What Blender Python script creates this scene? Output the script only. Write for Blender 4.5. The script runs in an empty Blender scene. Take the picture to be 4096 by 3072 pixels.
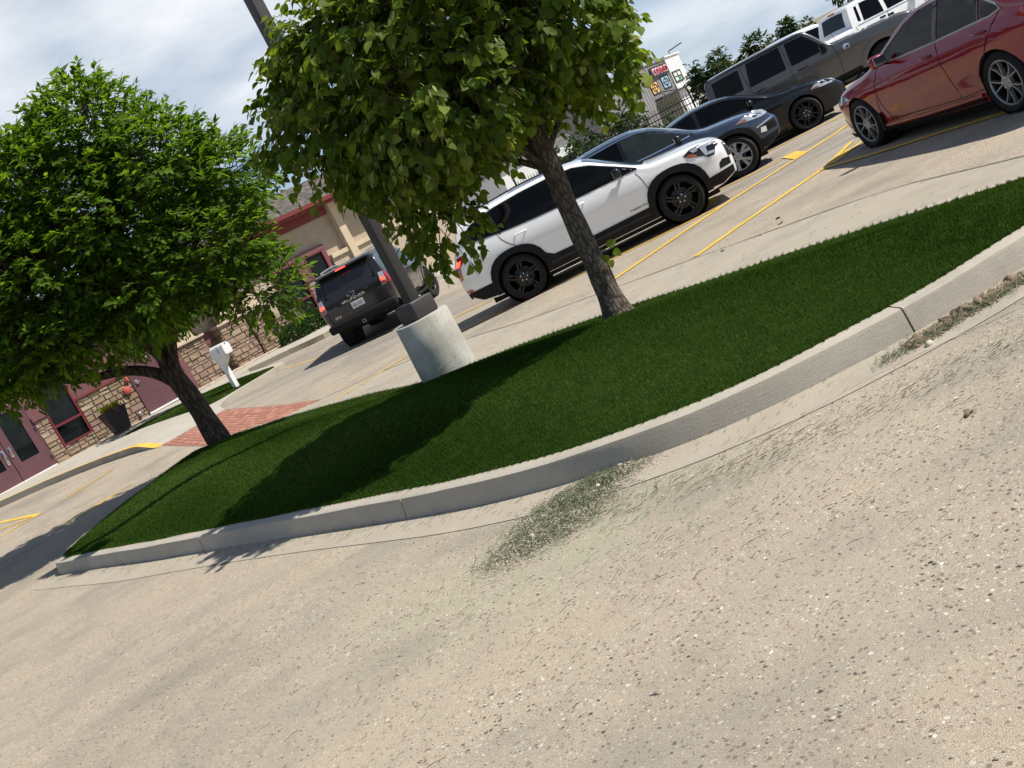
import bpy, bmesh, math, random
import numpy as np
from mathutils import Vector, Matrix
from mathutils.geometry import delaunay_2d_cdt
R_ = math.radians
SC = bpy.context.scene
C = SC.collection
rng = np.random.default_rng(7)
random.seed(7)

# ------------------------------------------------------------------ camera
def cam_basis(p, roll):
    F = Vector((0, math.cos(p), -math.sin(p))); R0 = Vector((1, 0, 0)); U0 = R0.cross(F)
    c, s = math.cos(roll), math.sin(roll)
    return c * R0 - s * U0, s * R0 + c * U0, F
cam = bpy.data.cameras.new('camera'); cam_o = bpy.data.objects.new('camera', cam); C.objects.link(cam_o)
Ri, Ui, Fw = cam_basis(R_(9.51), R_(27.41))
M = Matrix.Identity(4)
for i in range(3):
    M[i][0] = Ri[i]; M[i][1] = Ui[i]; M[i][2] = -Fw[i]
M[0][3], M[1][3], M[2][3] = 0, 0, 1.67
cam_o.matrix_world = M
cam.sensor_width = 36; cam.lens = 36.387; cam.clip_start = 0.05; cam.clip_end = 6000
SC.camera = cam_o

# ------------------------------------------------------------------ world + sun
SUN_EL = R_(53); SUN_XY = Vector((0.98, -0.20)).normalized()
w = bpy.data.worlds.new('World'); SC.world = w; w.use_nodes = True
nt = w.node_tree; nt.nodes.clear()
def wn(t, **k):
    n = nt.nodes.new(t)
    for a, b in k.items(): setattr(n, a, b)
    return n
sky = wn('ShaderNodeTexSky', sky_type='NISHITA', sun_disc=False)
sky.sun_elevation = SUN_EL
sky.sun_rotation = math.atan2(SUN_XY.x, SUN_XY.y)
sky.altitude = 1500; sky.dust_density = 0.15; sky.ozone_density = 3.0
tc = wn('ShaderNodeTexCoord'); sep = wn('ShaderNodeSeparateXYZ')
nt.links.new(tc.outputs['Generated'], sep.inputs[0])
def wm(op, a, b):
    n = wn('ShaderNodeMath', operation=op)
    for k, v in ((0, a), (1, b)):
        if isinstance(v, (int, float)): n.inputs[k].default_value = v
        else: nt.links.new(v, n.inputs[k])
    return n.outputs[0]
zc = wm('MAXIMUM', sep.outputs[2], 0.0); den = wm('ADD', zc, 0.22)
comb = wn('ShaderNodeCombineXYZ')
nt.links.new(wm('DIVIDE', sep.outputs[0], den), comb.inputs[0])
nt.links.new(wm('DIVIDE', sep.outputs[1], den), comb.inputs[1])
mp = wn('ShaderNodeMapping'); nt.links.new(comb.outputs[0], mp.inputs[0])
mp.inputs["Location"].default_value = (-5.23, 7.38, 2.35); mp.inputs['Scale'].default_value = (1.0, 1.0, 1)
nz = wn('ShaderNodeTexNoise'); nz.inputs['Scale'].default_value = 0.50; nz.inputs['Detail'].default_value = 7
nz.inputs['Roughness'].default_value = 0.52; nz.inputs['Distortion'].default_value = 0.35
nt.links.new(mp.outputs[0], nz.inputs['Vector'])
rp = wn('ShaderNodeValToRGB'); rp.color_ramp.elements[0].position = 0.50; rp.color_ramp.elements[1].position = 0.67
nt.links.new(nz.outputs['Fac'], rp.inputs[0])
nz2 = wn('ShaderNodeTexNoise'); nz2.inputs['Scale'].default_value = 2.1; nz2.inputs['Detail'].default_value = 8
nt.links.new(mp.outputs[0], nz2.inputs['Vector'])
rp2 = wn('ShaderNodeValToRGB'); e = rp2.color_ramp.elements
e[0].position = 0.34; e[0].color = (0.40, 0.48, 0.58, 1); e[1].position = 0.60; e[1].color = (0.86, 0.87, 0.88, 1)
nt.links.new(nz2.outputs['Fac'], rp2.inputs[0])
skm = wn('ShaderNodeVectorMath', operation='SCALE'); skm.inputs['Scale'].default_value = 0.09
nt.links.new(sky.outputs[0], skm.inputs[0])
mx = wn('ShaderNodeMix', data_type='RGBA')
nt.links.new(wm('MULTIPLY', rp.outputs[0], 0.92), mx.inputs[0]); thin = wn('ShaderNodeMix', data_type='RGBA'); thin.inputs[0].default_value = 0.18; nt.links.new(skm.outputs[0], thin.inputs[6]); thin.inputs[7].default_value = (0.46, 0.50, 0.55, 1)   # thin high veil of cloud over the whole sky
nt.links.new(thin.outputs[2], mx.inputs[6]); nt.links.new(rp2.outputs[0], mx.inputs[7])
hz_ = wn('ShaderNodeMix', data_type='RGBA')       # hazy air towards the horizon, the same all round
hf = wm('MULTIPLY', wm('POWER', wm('SUBTRACT', 1.0, zc), 9.0), 0.6)
nt.links.new(hf, hz_.inputs[0]); nt.links.new(mx.outputs[2], hz_.inputs[6]); hz_.inputs[7].default_value = (0.36, 0.45, 0.57, 1)
bg = wn('ShaderNodeBackground'); bg.inputs['Strength'].default_value = 1.0
nt.links.new(hz_.outputs[2], bg.inputs[0])
wo = wn('ShaderNodeOutputWorld'); nt.links.new(bg.outputs[0], wo.inputs[0])

sun = bpy.data.lights.new('sun', 'SUN'); sun_o = bpy.data.objects.new('sun', sun); C.objects.link(sun_o)
sun.energy = 5.0; sun.angle = R_(0.53); sun.color = (1.0, 0.945, 0.855)
sd = Vector((SUN_XY.x * math.cos(SUN_EL), SUN_XY.y * math.cos(SUN_EL), math.sin(SUN_EL)))
sun_o.rotation_euler = sd.to_track_quat('Z', 'Y').to_euler()

SC.view_settings.view_transform = 'Standard'; SC.view_settings.look = 'None'
SC.view_settings.exposure = 0.32; SC.view_settings.gamma = 1.0; SC.view_settings.use_curve_mapping = False
SC.render.engine = 'CYCLES'
SC.cycles.max_bounces = 6; SC.cycles.transparent_max_bounces = 8
SC.cycles.use_denoising = True
try: SC.cycles.denoiser = 'OPENIMAGEDENOISE'; SC.cycles.denoising_input_passes = 'RGB_ALBEDO_NORMAL'; SC.cycles.denoising_prefilter = 'ACCURATE'
except Exception: pass

# ------------------------------------------------------------------ materials
MATS = {}
class NM:
    """small node-tree helper"""
    def __init__(s, name):
        s.m = bpy.data.materials.new(name); s.m.use_nodes = True; s.t = s.m.node_tree
        s.t.nodes.clear(); s.out = s.t.nodes.new('ShaderNodeOutputMaterial')
        s.b = s.t.nodes.new('ShaderNodeBsdfPrincipled'); s.t.links.new(s.b.outputs[0], s.out.inputs[0]); MATS[name] = s.m
    def n(s, t, ins=None, **k):
        n = s.t.nodes.new(t)
        for a, b in k.items(): setattr(n, a, b)
        for a, b in (ins or {}).items(): s.put(n.inputs[a], b)
        return n
    def put(s, sock, v):
        if hasattr(v, 'links') or hasattr(v, 'is_output'): s.t.links.new(v, sock)
        else:
            if isinstance(v, tuple) and len(v) == 3 and sock.type == 'RGBA': v = v + (1,)
            sock.default_value = v
    def pos(s, obj=False):
        if obj: return s.n('ShaderNodeTexCoord').outputs['Object']
        return s.n('ShaderNodeNewGeometry').outputs['Position']
    def noise(s, scale, detail=4, rough=.55, vec=None, dist=0.0):
        return s.n('ShaderNodeTexNoise', {'Vector': vec or s.pos(), 'Scale': scale, 'Detail': detail, 'Roughness': rough, 'Distortion': dist}).outputs['Fac']
    def voro(s, scale, vec=None, feature='F1', rand=1.0):
        return s.n('ShaderNodeTexVoronoi', {'Vector': vec or s.pos(), 'Scale': scale, 'Randomness': rand}, feature=feature)
    def ramp(s, fac, stops, interp='LINEAR'):
        r = s.n('ShaderNodeValToRGB', {'Fac': fac}); cr = r.color_ramp; cr.interpolation = interp
        while len(cr.elements) < len(stops): cr.elements.new(0.5)
        for e, (p, c) in zip(cr.elements, stops):
            e.position = p; e.color = (c if isinstance(c, tuple) else (c, c, c)) + (1,)
        return r.outputs[0]
    def mix(s, fac, a, b, mode='MIX'):
        n = s.n('ShaderNodeMix', data_type='RGBA', blend_type=mode)
        s.put(n.inputs[0], fac); s.put(n.inputs[6], a); s.put(n.inputs[7], b); return n.outputs[2]
    def math(s, op, a, b=0.0):
        n = s.n('ShaderNodeMath', operation=op); s.put(n.inputs[0], a); s.put(n.inputs[1], b); return n.outputs[0]
    def bump(s, h, strength=.3, dist=.01):
        s.put(s.b.inputs['Normal'], s.n('ShaderNodeBump', {'Height': h, 'Strength': strength, 'Distance': dist}).outputs[0])
    def set(s, **k):
        for a, v in k.items(): s.put(s.b.inputs[{'col': 'Base Color', 'rough': 'Roughness', 'metal': 'Metallic', 'coat': 'Coat Weight', 'crough': 'Coat Roughness', 'spec': 'Specular IOR Level', 'em': 'Emission Color', 'ems': 'Emission Strength', 'alpha': 'Alpha', 'trans': 'Transmission Weight', 'ior': 'IOR'}[a]], v)
        return s.m

def simple(name, col, rough=.6, metal=0.0, var=.12, scale=8.0, bump=0.0, bscale=60.0, obj=True, **k):
    n = NM(name); v = n.pos(obj)
    f = n.noise(scale, 5, .6, v)
    dark = tuple(c * (1 - var) for c in col); lite = tuple(min(1, c * (1 + var)) for c in col)
    n.set(col=n.ramp(f, [(.3, dark), (.7, lite)]), rough=rough, metal=metal, **k)
    if bump: n.bump(n.noise(bscale, 4, .6, v), bump, .005)
    return n.m

def paint(name, col, rough=.28, flake=.0, metal=0.0, dirt=.15, spec=.12, coat=1.0):
    n = NM(name); v = n.pos(True)
    d = n.ramp(n.noise(3.0, 6, .65, v), [(.45, 0.0), (.8, 1.0)])
    base = n.mix(n.math('MULTIPLY', d, dirt), col, tuple(c * .85 + .02 for c in col))
    n.set(col=base, rough=n.math('ADD', n.math('MULTIPLY', d, .08), rough), metal=metal, coat=coat, crough=.075, spec=spec)
    return n.m

# ------------------------------------------------------------------ mesh helpers
def link(o, parent=None):
    C.objects.link(o)
    if parent: o.parent = parent
    return o
def mesh_obj(name, verts, faces, mat=None, parent=None, smooth=False, sharp=None):
    me = bpy.data.meshes.new(name); me.from_pydata([tuple(v) for v in verts], [], [tuple(f) for f in faces]); me.update()
    if mat: me.materials.append(MATS[mat] if isinstance(mat, str) else mat)
    if smooth:
        me.polygons.foreach_set('use_smooth', [True] * len(me.polygons))
        if sharp: me.set_sharp_from_angle(angle=R_(sharp))
    o = bpy.data.objects.new(name, me); return link(o, parent)
def np_mesh(name, V, Fq, mat=None, parent=None, smooth=False, attrs=None):
    """V (n,3) floats, Fq (m,k) ints"""
    me = bpy.data.meshes.new(name); V = np.ascontiguousarray(V, dtype=np.float32); Fq = np.ascontiguousarray(Fq, dtype=np.int32)
    me.vertices.add(len(V)); me.vertices.foreach_set('co', V.ravel())
    me.loops.add(Fq.size); me.loops.foreach_set('vertex_index', Fq.ravel())
    me.polygons.add(len(Fq)); me.polygons.foreach_set('loop_start', np.arange(0, Fq.size, Fq.shape[1], dtype=np.int32))
    try: me.polygons.foreach_set('loop_total', np.full(len(Fq), Fq.shape[1], dtype=np.int32))
    except Exception: pass
    for k, a in (attrs or {}).items():
        at = me.attributes.new(k, 'FLOAT', 'POINT'); at.data.foreach_set('value', np.ascontiguousarray(a, dtype=np.float32))
    me.update(calc_edges=True); me.validate()
    if smooth: me.polygons.foreach_set('use_smooth', np.ones(len(Fq), dtype=bool))
    if mat: me.materials.append(MATS[mat] if isinstance(mat, str) else mat)
    return link(bpy.data.objects.new(name, me), parent)
def empty(name, loc=(0, 0, 0), rz=0.0, parent=None):
    o = bpy.data.objects.new(name, None); o.empty_display_size = .2; o.location = loc; o.rotation_euler = (0, 0, rz)
    return link(o, parent)
def tag(o, label=None, cat=None, group=None, kind=None):
    if label: o['label'] = label
    if cat: o['category'] = cat
    if group: o['group'] = group
    if kind: o['kind'] = kind
    return o
def copy_tree(o, parent=None):
    c = o.copy(); link(c)
    c.parent = parent
    for ch in list(o.children): copy_tree(ch, c)
    return c

class MB:
    def __init__(s): s.v = []; s.f = []
    def add(s, v, f):
        k = len(s.v); s.v += [tuple(p) for p in v]; s.f += [tuple(i + k for i in q) for q in f]; return s
    def box(s, c, d, m=None, bev=0.0):
        x, y, z = d[0] / 2, d[1] / 2, d[2] / 2
        if bev:
            b = min(bev, x * .9, y * .9, z * .9); V = []; F = []
            P = [(i, j, k) for i in (-1, 1) for j in (-1, 1) for k in (-1, 1)]
            bm = bmesh.new(); bmesh.ops.create_cube(bm, size=1.0)
            for q in bm.verts: q.co = Vector((q.co.x * 2 * x, q.co.y * 2 * y, q.co.z * 2 * z))
            bmesh.ops.bevel(bm, geom=list(bm.edges), offset=b, segments=2, profile=.5, affect='EDGES')
            bm.verts.index_update(); V = [q.co.copy() for q in bm.verts]; F = [[q.index for q in f.verts] for f in bm.faces]; bm.free()
        else:
            V = [Vector((i * x, j * y, k * z)) for k in (-1, 1) for j in (-1, 1) for i in (-1, 1)]
            F = [(0, 2, 3, 1), (4, 5, 7, 6), (0, 1, 5, 4), (2, 6, 7, 3), (0, 4, 6, 2), (1, 3, 7, 5)]
        V = [(m @ p if m else p) + Vector(c) for p in V]
        return s.add(V, F)
    def lathe(s, prof, n=32, axis='z', m=None, c=(0, 0, 0), close=True):
        """prof: list of (r, h)"""
        V = []; F = []
        for r, h in prof:
            for i in range(n):
                a = 2 * math.pi * i / n
                p = Vector((r * math.cos(a), r * math.sin(a), h))
                if axis == 'y': p = Vector((r * math.cos(a), h, r * math.sin(a)))
                V.append((m @ p if m else p) + Vector(c))
        k = len(prof)
        for j in range(k - 1):
            for i in range(n):
                i2 = (i + 1) % n; F.append((j * n + i, j * n + i2, (j + 1) * n + i2, (j + 1) * n + i))
        if close:
            F.append(tuple(range(n))[::-1]); F.append(tuple((k - 1) * n + i for i in range(n)))
        return s.add(V, F)
    def tube(s, pts, rad, n=8, cap=True):
        pts = [Vector(p) for p in pts]; rad = rad if isinstance(rad, (list, tuple)) else [rad] * len(pts)
        V = []; F = []; up = Vector((0, 0, 1)); prev = None
        for i, p in enumerate(pts):
            t = (pts[min(i + 1, len(pts) - 1)] - pts[max(i - 1, 0)]).normalized()
            if prev is None:
                a = t.orthogonal().normalized()
            else:
                a = (prev - t * prev.dot(t)).normalized()
            prev = a; b = t.cross(a)
            for k in range(n):
                an = 2 * math.pi * k / n; V.append(p + (a * math.cos(an) + b * math.sin(an)) * rad[i])
        for i in range(len(pts) - 1):
            for k in range(n):
                k2 = (k + 1) % n; F.append((i * n + k, i * n + k2, (i + 1) * n + k2, (i + 1) * n + k))
        if cap: F += [tuple(range(n))[::-1], tuple((len(pts) - 1) * n + k for k in range(n))]
        return s.add(V, F)
    def prism(s, poly, m, h0, h1):
        """poly of 2D pts, m maps (a,b,h)->3D"""
        n = len(poly); V = [m(a, b, h0) for a, b in poly] + [m(a, b, h1) for a, b in poly]
        F = [tuple(range(n))[::-1], tuple(range(n, 2 * n))] + [(i, (i + 1) % n, n + (i + 1) % n, n + i) for i in range(n)]
        return s.add(V, F)
    def build(s, name, mat, parent=None, smooth=False, sharp=35):
        return mesh_obj(name, s.v, s.f, mat, parent, smooth, sharp)

def interp(tab, x):
    if x <= tab[0][0]: return tab[0][1]
    for (a, va), (b, vb) in zip(tab, tab[1:]):
        if x <= b: return va + (vb - va) * (x - a) / (b - a) if b > a else vb
    return tab[-1][1]
def pchip(tab):
    """smooth monotone-ish interpolation table -> function"""
    X = np.array([t[0] for t in tab], float); Y = np.array([t[1] for t in tab], float); h = np.diff(X); d = np.diff(Y) / h
    m = np.zeros(len(X)); m[0] = d[0]; m[-1] = d[-1]
    for i in range(1, len(X) - 1):
        if d[i - 1] * d[i] > 0:
            w1 = 2 * h[i] + h[i - 1]; w2 = h[i] + 2 * h[i - 1]; m[i] = (w1 + w2) / (w1 / d[i - 1] + w2 / d[i])
    def f(x):
        x = min(max(x, X[0]), X[-1]); i = min(max(int(np.searchsorted(X, x) - 1), 0), len(h) - 1)
        t = (x - X[i]) / h[i]
        return float((1 + 2 * t) * (1 - t) ** 2 * Y[i] + t * (1 - t) ** 2 * h[i] * m[i] + t * t * (3 - 2 * t) * Y[i + 1] + t * t * (t - 1) * h[i] * m[i + 1])
    return f
def smooth(a, b, v):
    t = min(max((v - a) / (b - a), 0), 1); return t * t * (3 - 2 * t)
def catmull(pts, step=.15, closed=False):
    P = [Vector(p) for p in pts]; n = len(P); out = []
    rngs = range(n) if closed else range(n - 1)
    for i in rngs:
        g = (lambda k: P[k % n]) if closed else (lambda k: P[min(max(k, 0), n - 1)])
        a, b, c, d = g(i - 1), g(i), g(i + 1), g(i + 2); m = max(1, int((c - b).length / step))
        for j in range(m):
            t = j / m
            out.append(.5 * ((2 * b) + (c - a) * t + (2 * a - 5 * b + 4 * c - d) * t * t + (3 * b - a - 3 * c + d) * t ** 3))
    if not closed: out.append(P[-1])
    return out
def cdt(outline, spacing, holes=()):
    """triangulate a 2D outline with interior points"""
    out = [Vector((float(a), float(b))) for a, b in outline]; n = len(out)
    E = [(i, (i + 1) % n) for i in range(n)]
    xs = [p.x for p in out]; ys = [p.y for p in out]
    pts = list(out); arr = np.array([(p.x, p.y) for p in out])
    if spacing:
        gx = np.arange(min(xs) + spacing / 2, max(xs), spacing); gy = np.arange(min(ys) + spacing / 2, max(ys), spacing)
        if len(gx) and len(gy):
            XX, YY = np.meshgrid(gx, gy); P = np.stack([XX.ravel(), YY.ravel()], 1); ins = inside(P, arr)
            P = P[ins]
            if len(P):
                d = edge_dist(P, arr); P = P[d > spacing * .35]
            pts += [Vector((float(a), float(b))) for a, b in P]
    r = delaunay_2d_cdt(pts, E, [], 1, 1e-6)
    return [(v.x, v.y) for v in r[0]], [tuple(f) for f in r[2]]
def inside(P, poly):
    x, y = P[:, 0], P[:, 1]; r = np.zeros(len(P), bool); n = len(poly)
    for i in range(n):
        x1, y1 = poly[i]; x2, y2 = poly[(i + 1) % n]
        if y1 == y2: continue
        c = ((y1 > y) != (y2 > y)) & (x < (x2 - x1) * (y - y1) / (y2 - y1) + x1); r ^= c
    return r
def edge_dist(P, poly, closed=True):
    d = np.full(len(P), 1e9); n = len(poly)
    for i in range(n if closed else n - 1):
        a = poly[i]; b = poly[(i + 1) % n]; ab = b - a; L = ab @ ab
        t = np.clip(((P - a) @ ab) / max(L, 1e-12), 0, 1); q = a + t[:, None] * ab; d = np.minimum(d, np.hypot(*(P - q).T))
    return d
def text_obj(name, body, size, mat, parent, matrix, align='CENTER', extrude=.002, width=None):
    cu = bpy.data.curves.new(name, 'FONT'); cu.body = body; cu.size = size; cu.align_x = align; cu.align_y = 'CENTER'; cu.extrude = extrude
    o = bpy.data.objects.new(name, cu); C.objects.link(o)
    dg = bpy.context.evaluated_depsgraph_get(); me = bpy.data.meshes.new_from_object(o.evaluated_get(dg)); bpy.data.objects.remove(o)
    me.materials.clear(); me.materials.append(MATS[mat])
    o = bpy.data.objects.new(name, me); link(o, parent)
    if width and me.vertices:
        xs = [v.co.x for v in me.vertices]; s = width / max(1e-6, max(xs) - min(xs))
        for v in me.vertices: v.co.x *= s
    me.transform(matrix); return o
# ------------------------------------------------------------------ surface materials
def m_aggregate():
    n = NM('aggregate'); p = n.pos()
    big = n.noise(.35, 3, .6, p)
    st = n.n('ShaderNodeMapping', {'Vector': p}); st.inputs['Rotation'].default_value = (0, 0, R_(-35)); st.inputs['Scale'].default_value = (.35, 2.2, 1)
    strk = n.noise(.9, 4, .6, st.outputs[0]); worn_f = n.noise(1.1, 4, .65, p)
    mort = n.ramp(big, [(.32, (.30, .275, .225)), (.48, (.37, .315, .24)), (.62, (.345, .295, .235)), (.75, (.365, .28, .235))])
    mort = n.mix(n.ramp(strk, [(.46, 0.0), (.72, .6)]), mort, (.30, .275, .225))
    fine = n.noise(330, 2, .75, p)
    mort = n.mix(.85, mort, n.ramp(fine, [(.32, (.10, .095, .09)), (.5, (1.0, 1.0, 1.0)), (.68, (2.15, 2.1, 2.0))]), 'MULTIPLY')
    sc = n.n('ShaderNodeVectorMath', operation='SCALE'); n.put(sc.inputs[0], n.n('ShaderNodeTexNoise', {'Vector': p, 'Scale': 60.0, 'Detail': 1.0}).outputs['Color']); sc.inputs['Scale'].default_value = .014
    dv = n.n('ShaderNodeVectorMath', {0: p}, operation='ADD'); n.t.links.new(sc.outputs[0], dv.inputs[1]); pv = dv.outputs[0]
    v1 = n.voro(52, pv); v2 = n.voro(105, pv)
    cr = n.n('ShaderNodeSeparateColor', {'Color': v1.outputs['Color']}); cr2 = n.n('ShaderNodeSeparateColor', {'Color': v2.outputs['Color']})
    stone1 = n.ramp(cr.outputs[0], [(0, (.05, .045, .04)), (.12, (.13, .11, .09)), (.28, (.20, .12, .085)), (.42, (.33, .255, .18)), (.58, (.23, .18, .15)), (.72, (.44, .37, .28)), (.93, (.53, .47, .38)), (1, (.74, .70, .63))])
    stone2 = n.ramp(cr2.outputs[0], [(0, (.07, .06, .05)), (.3, (.22, .16, .12)), (.6, (.42, .35, .26)), (.85, (.62, .56, .47)), (1, (.76, .72, .64))])
    size = n.math('ADD', n.math('MULTIPLY', cr.outputs[1], .40), .06)
    m1 = n.math('LESS_THAN', v1.outputs['Distance'], n.math('MULTIPLY', size, n.math('GREATER_THAN', cr.outputs[2], .22)))
    m2 = n.math('LESS_THAN', v2.outputs['Distance'], n.math('MULTIPLY', cr2.outputs[1], .48))
    worn = n.ramp(worn_f, [(.34, .45), (.55, 1.0)])
    col = n.mix(n.math('MULTIPLY', m2, n.math('MULTIPLY', worn, .8)), mort, stone2); col = n.mix(n.math('MULTIPLY', m1, worn), col, stone1)
    sx = n.n('ShaderNodeSeparateXYZ', {0: p}); lane = n.math('ADD', n.math('MULTIPLY', sx.outputs[0], .62), n.math('MULTIPLY', sx.outputs[1], .785))
    lan = n.math('MULTIPLY', n.ramp(n.math('MULTIPLY', n.math('SUBTRACT', lane, 13.5), .125), [(.0, 0.0), (.3, .9), (.62, .9), (1, 0.0)]), n.ramp(strk, [(.35, .15), (.62, .85)]))
    col = n.mix(lan, col, (.235, .215, .19))
    col = n.mix(n.ramp(n.math('ADD', n.noise(.6, 5, .65, p), n.math('MULTIPLY', strk, .25)), [(.60, 0.0), (.80, .5)]), col, (.17, .155, .135))
    # pale green clipping dust left by the mower around the heap and along the gutter
    hd = n.n('ShaderNodeVectorMath', {0: p, 1: (-.15, 5.0, 0.0)}, operation='SUBTRACT'); hs = n.n('ShaderNodeVectorMath', {0: hd.outputs[0], 1: (.62, 1.0, 0.0)}, operation='MULTIPLY'); hl_ = n.n('ShaderNodeVectorMath', {0: hs.outputs[0]}, operation='LENGTH').outputs['Value']
    dust = n.math('MULTIPLY', n.ramp(hl_, [(.25, .8), (.95, 0.0)]), n.ramp(n.noise(4.5, 5, .7, p), [(.38, 0.0), (.62, 1.0)]))
    col = n.mix(dust, col, n.mix(.5, col, (.26, .31, .19)))
    n.set(col=col, rough=.85, spec=.25)
    h = n.math('ADD', n.math('MULTIPLY', m1, .8), n.math('ADD', n.math('MULTIPLY', m2, .4), n.math('MULTIPLY', fine, .6)))
    n.bump(h, .75, .005)
m_aggregate()
def m_concrete(name, a, b, brush=False, bump=.25, grime=.5):
    n = NM(name); p = n.pos()
    f = n.noise(2.5, 6, .65, p); g = n.noise(160, 3, .6, p); st = n.noise(.9, 4, .7, p)
    col = n.ramp(f, [(.3, a), (.7, b)])
    col = n.mix(.35, col, n.ramp(g, [(.3, tuple(c * .55 for c in a)), (.7, tuple(min(1, c * 1.25) for c in b))]))
    col = n.mix(n.ramp(st, [(.5, 0.0), (.75, grime)]), col, tuple(c * .72 for c in a))
    n.set(col=col, rough=.88, spec=.25)
    mpn = n.n('ShaderNodeMapping', {'Vector': p}); mpn.inputs['Scale'].default_value = (9, 9, 150) if brush else (60, 60, 60)
    n.bump(n.math('ADD', n.noise(1.0, 4, .6, mpn.outputs[0]), n.math('MULTIPLY', g, .6)), bump, .006); return n.m
m_concrete('kerb_concrete', (.33, .30, .245), (.45, .41, .34), True, .38, .75)
m_concrete('pan_concrete', (.325, .285, .225), (.40, .355, .285), False, .4, .65)
m_concrete('walk_concrete', (.37, .34, .285), (.45, .415, .355))
def m_pier():
    n = NM('pier_concrete'); p = n.pos(True)
    f = n.noise(4, 6, .65, p); mp_ = n.n('ShaderNodeMapping', {'Vector': p}); mp_.inputs['Scale'].default_value = (9, 9, 1.2)
    st = n.noise(1.0, 5, .65, mp_.outputs[0]); g = n.noise(130, 3, .6, p)
    col = n.ramp(f, [(.3, (.36, .35, .31)), (.7, (.50, .49, .45))]); col = n.mix(n.ramp(st, [(.45, 0.0), (.75, .55)]), col, (.26, .24, .19))
    pit = n.voro(26, p); pc = n.n('ShaderNodeSeparateColor', {'Color': pit.outputs['Color']})
    pm = n.math('LESS_THAN', pit.outputs['Distance'], n.math('MULTIPLY', n.math('GREATER_THAN', pc.outputs[0], .72), .16))
    col = n.mix(pm, col, (.12, .11, .10)); n.set(col=col, rough=.9, spec=.2)
    n.bump(n.math('SUBTRACT', n.math('MULTIPLY', g, .4), pm), .5, .006)
m_pier()
def m_yellow(name, wear=.5):
    n = NM(name); p = n.pos(); f = n.noise(55, 5, .75, p); f2 = n.noise(3, 4, .6, p)
    k = n.math('ADD', n.math('MULTIPLY', f, .7), n.math('MULTIPLY', f2, .5))
    col = n.mix(n.ramp(k, [(.55 + .25 * (1 - wear), 0.0), (.72 + .2 * (1 - wear), 1.0)]), n.ramp(f2, [(.3, (.62, .36, .03)), (.7, (.72, .47, .07))]), (.42, .36, .27))
    n.set(col=col, rough=.8); n.bump(f, .4, .003)
m_yellow('yellow_paint', .55); m_yellow('yellow_faded', .95)
def m_foliage(name, cols, trans, attr=True, rough=.55, tw=.35, spec=.16):
    n = NM(name)
    a = n.n('ShaderNodeAttribute', attribute_name='rnd').outputs['Fac'] if attr else n.n('ShaderNodeObjectInfo').outputs['Random']
    c = n.ramp(a, [(i / (len(cols) - 1), k) for i, k in enumerate(cols)]); n.set(col=c, rough=rough, spec=spec)
    if spec < .1:      # matt blades: plain diffuse
        dfn = n.n('ShaderNodeBsdfDiffuse'); n.put(dfn.inputs[0], c); n.b = dfn
    t = n.n('ShaderNodeBsdfTranslucent'); tcol = n.mix(1.0, c, trans, 'MULTIPLY'); n.put(t.inputs[0], tcol)
    m = n.n('ShaderNodeMixShader', {0: tw}); n.t.links.new(n.b.outputs[0], m.inputs[1]); n.t.links.new(t.outputs[0], m.inputs[2]); n.t.links.new(m.outputs[0], n.out.inputs[0])
LIN = [(.050, .092, .010), (.085, .14, .015), (.14, .20, .026), (.235, .285, .06)]
m_foliage('linden_leaf', LIN, (2.4, 2.1, .9), tw=.5); m_foliage('linden_leaf_single', LIN[1:], (2.4, 2.1, .9), False, tw=.5)
m_foliage('linden_bract', [(.24, .27, .10), (.33, .35, .14), (.40, .40, .18)], (1.3, 1.3, .8))
ASH = [(.035, .08, .008), (.06, .12, .012), (.092, .165, .018), (.14, .22, .03)]
m_foliage('ash_leaf', ASH, (2.2, 2.1, .8), tw=.55); m_foliage('ash_leaf_single', ASH[1:], (2.2, 2.1, .8), False, tw=.55)
m_foliage('turf_blade', [(.018, .040, .006), (.035, .070, .010), (.057, .104, .018), (.105, .155, .038)], (1.3, 1.5, .4), rough=.8, tw=.2, spec=.04)
m_foliage('clipping', [(.07, .06, .035), (.065, .085, .045), (.13, .16, .095), (.30, .29, .19)], (1.2, 1.2, .7), rough=.7, tw=.12)
m_foliage('hedge_leaf', [(.016, .045, .012), (.028, .07, .018), (.045, .095, .025)], (1.4, 1.5, .6))
m_foliage('far_leaf', [(.028, .05, .018), (.045, .075, .025), (.065, .10, .035)], (1.4, 1.4, .6))
m_foliage('planter_leaf', [(.06, .12, .02), (.12, .2, .03), (.25, .28, .04), (.40, .20, .02)], (1.4, 1.4, .6))
def m_bark(name, a, b, sc=(20, 20, 4), st=.9):
    n = NM(name); p = n.pos(True); mp_ = n.n('ShaderNodeMapping', {'Vector': p}); mp_.inputs['Scale'].default_value = sc
    v = n.voro(1.0, n.n('ShaderNodeVectorMath', {0: mp_.outputs[0], 1: n.n('ShaderNodeTexNoise', {'Vector': mp_.outputs[0], 'Scale': 1.5, 'Detail': 4.0}).outputs['Color']}, operation='ADD').outputs[0], 'DISTANCE_TO_EDGE')
    f = n.noise(6, 6, .65, p); e_ = n.ramp(v.outputs['Distance'], [(0, 0.0), (.25, 1.0)])
    col = n.mix(e_, tuple(c * .45 for c in a), n.ramp(f, [(.3, a), (.7, b)])); n.set(col=col, rough=.9, spec=.15)
    n.bump(n.math('ADD', e_, n.math('MULTIPLY', n.noise(40, 4, .6, p), .4)), st, .012)
m_bark('linden_bark', (.12, .098, .075), (.20, .165, .13), (26, 26, 9), .7)
m_bark('ash_bark', (.075, .06, .047), (.14, .115, .09), (17, 17, 3.2), 1.0)
simple('turf_soil', (.016, .034, .006), 1.0, var=.35, scale=6, obj=False, spec=0.0)
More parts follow.
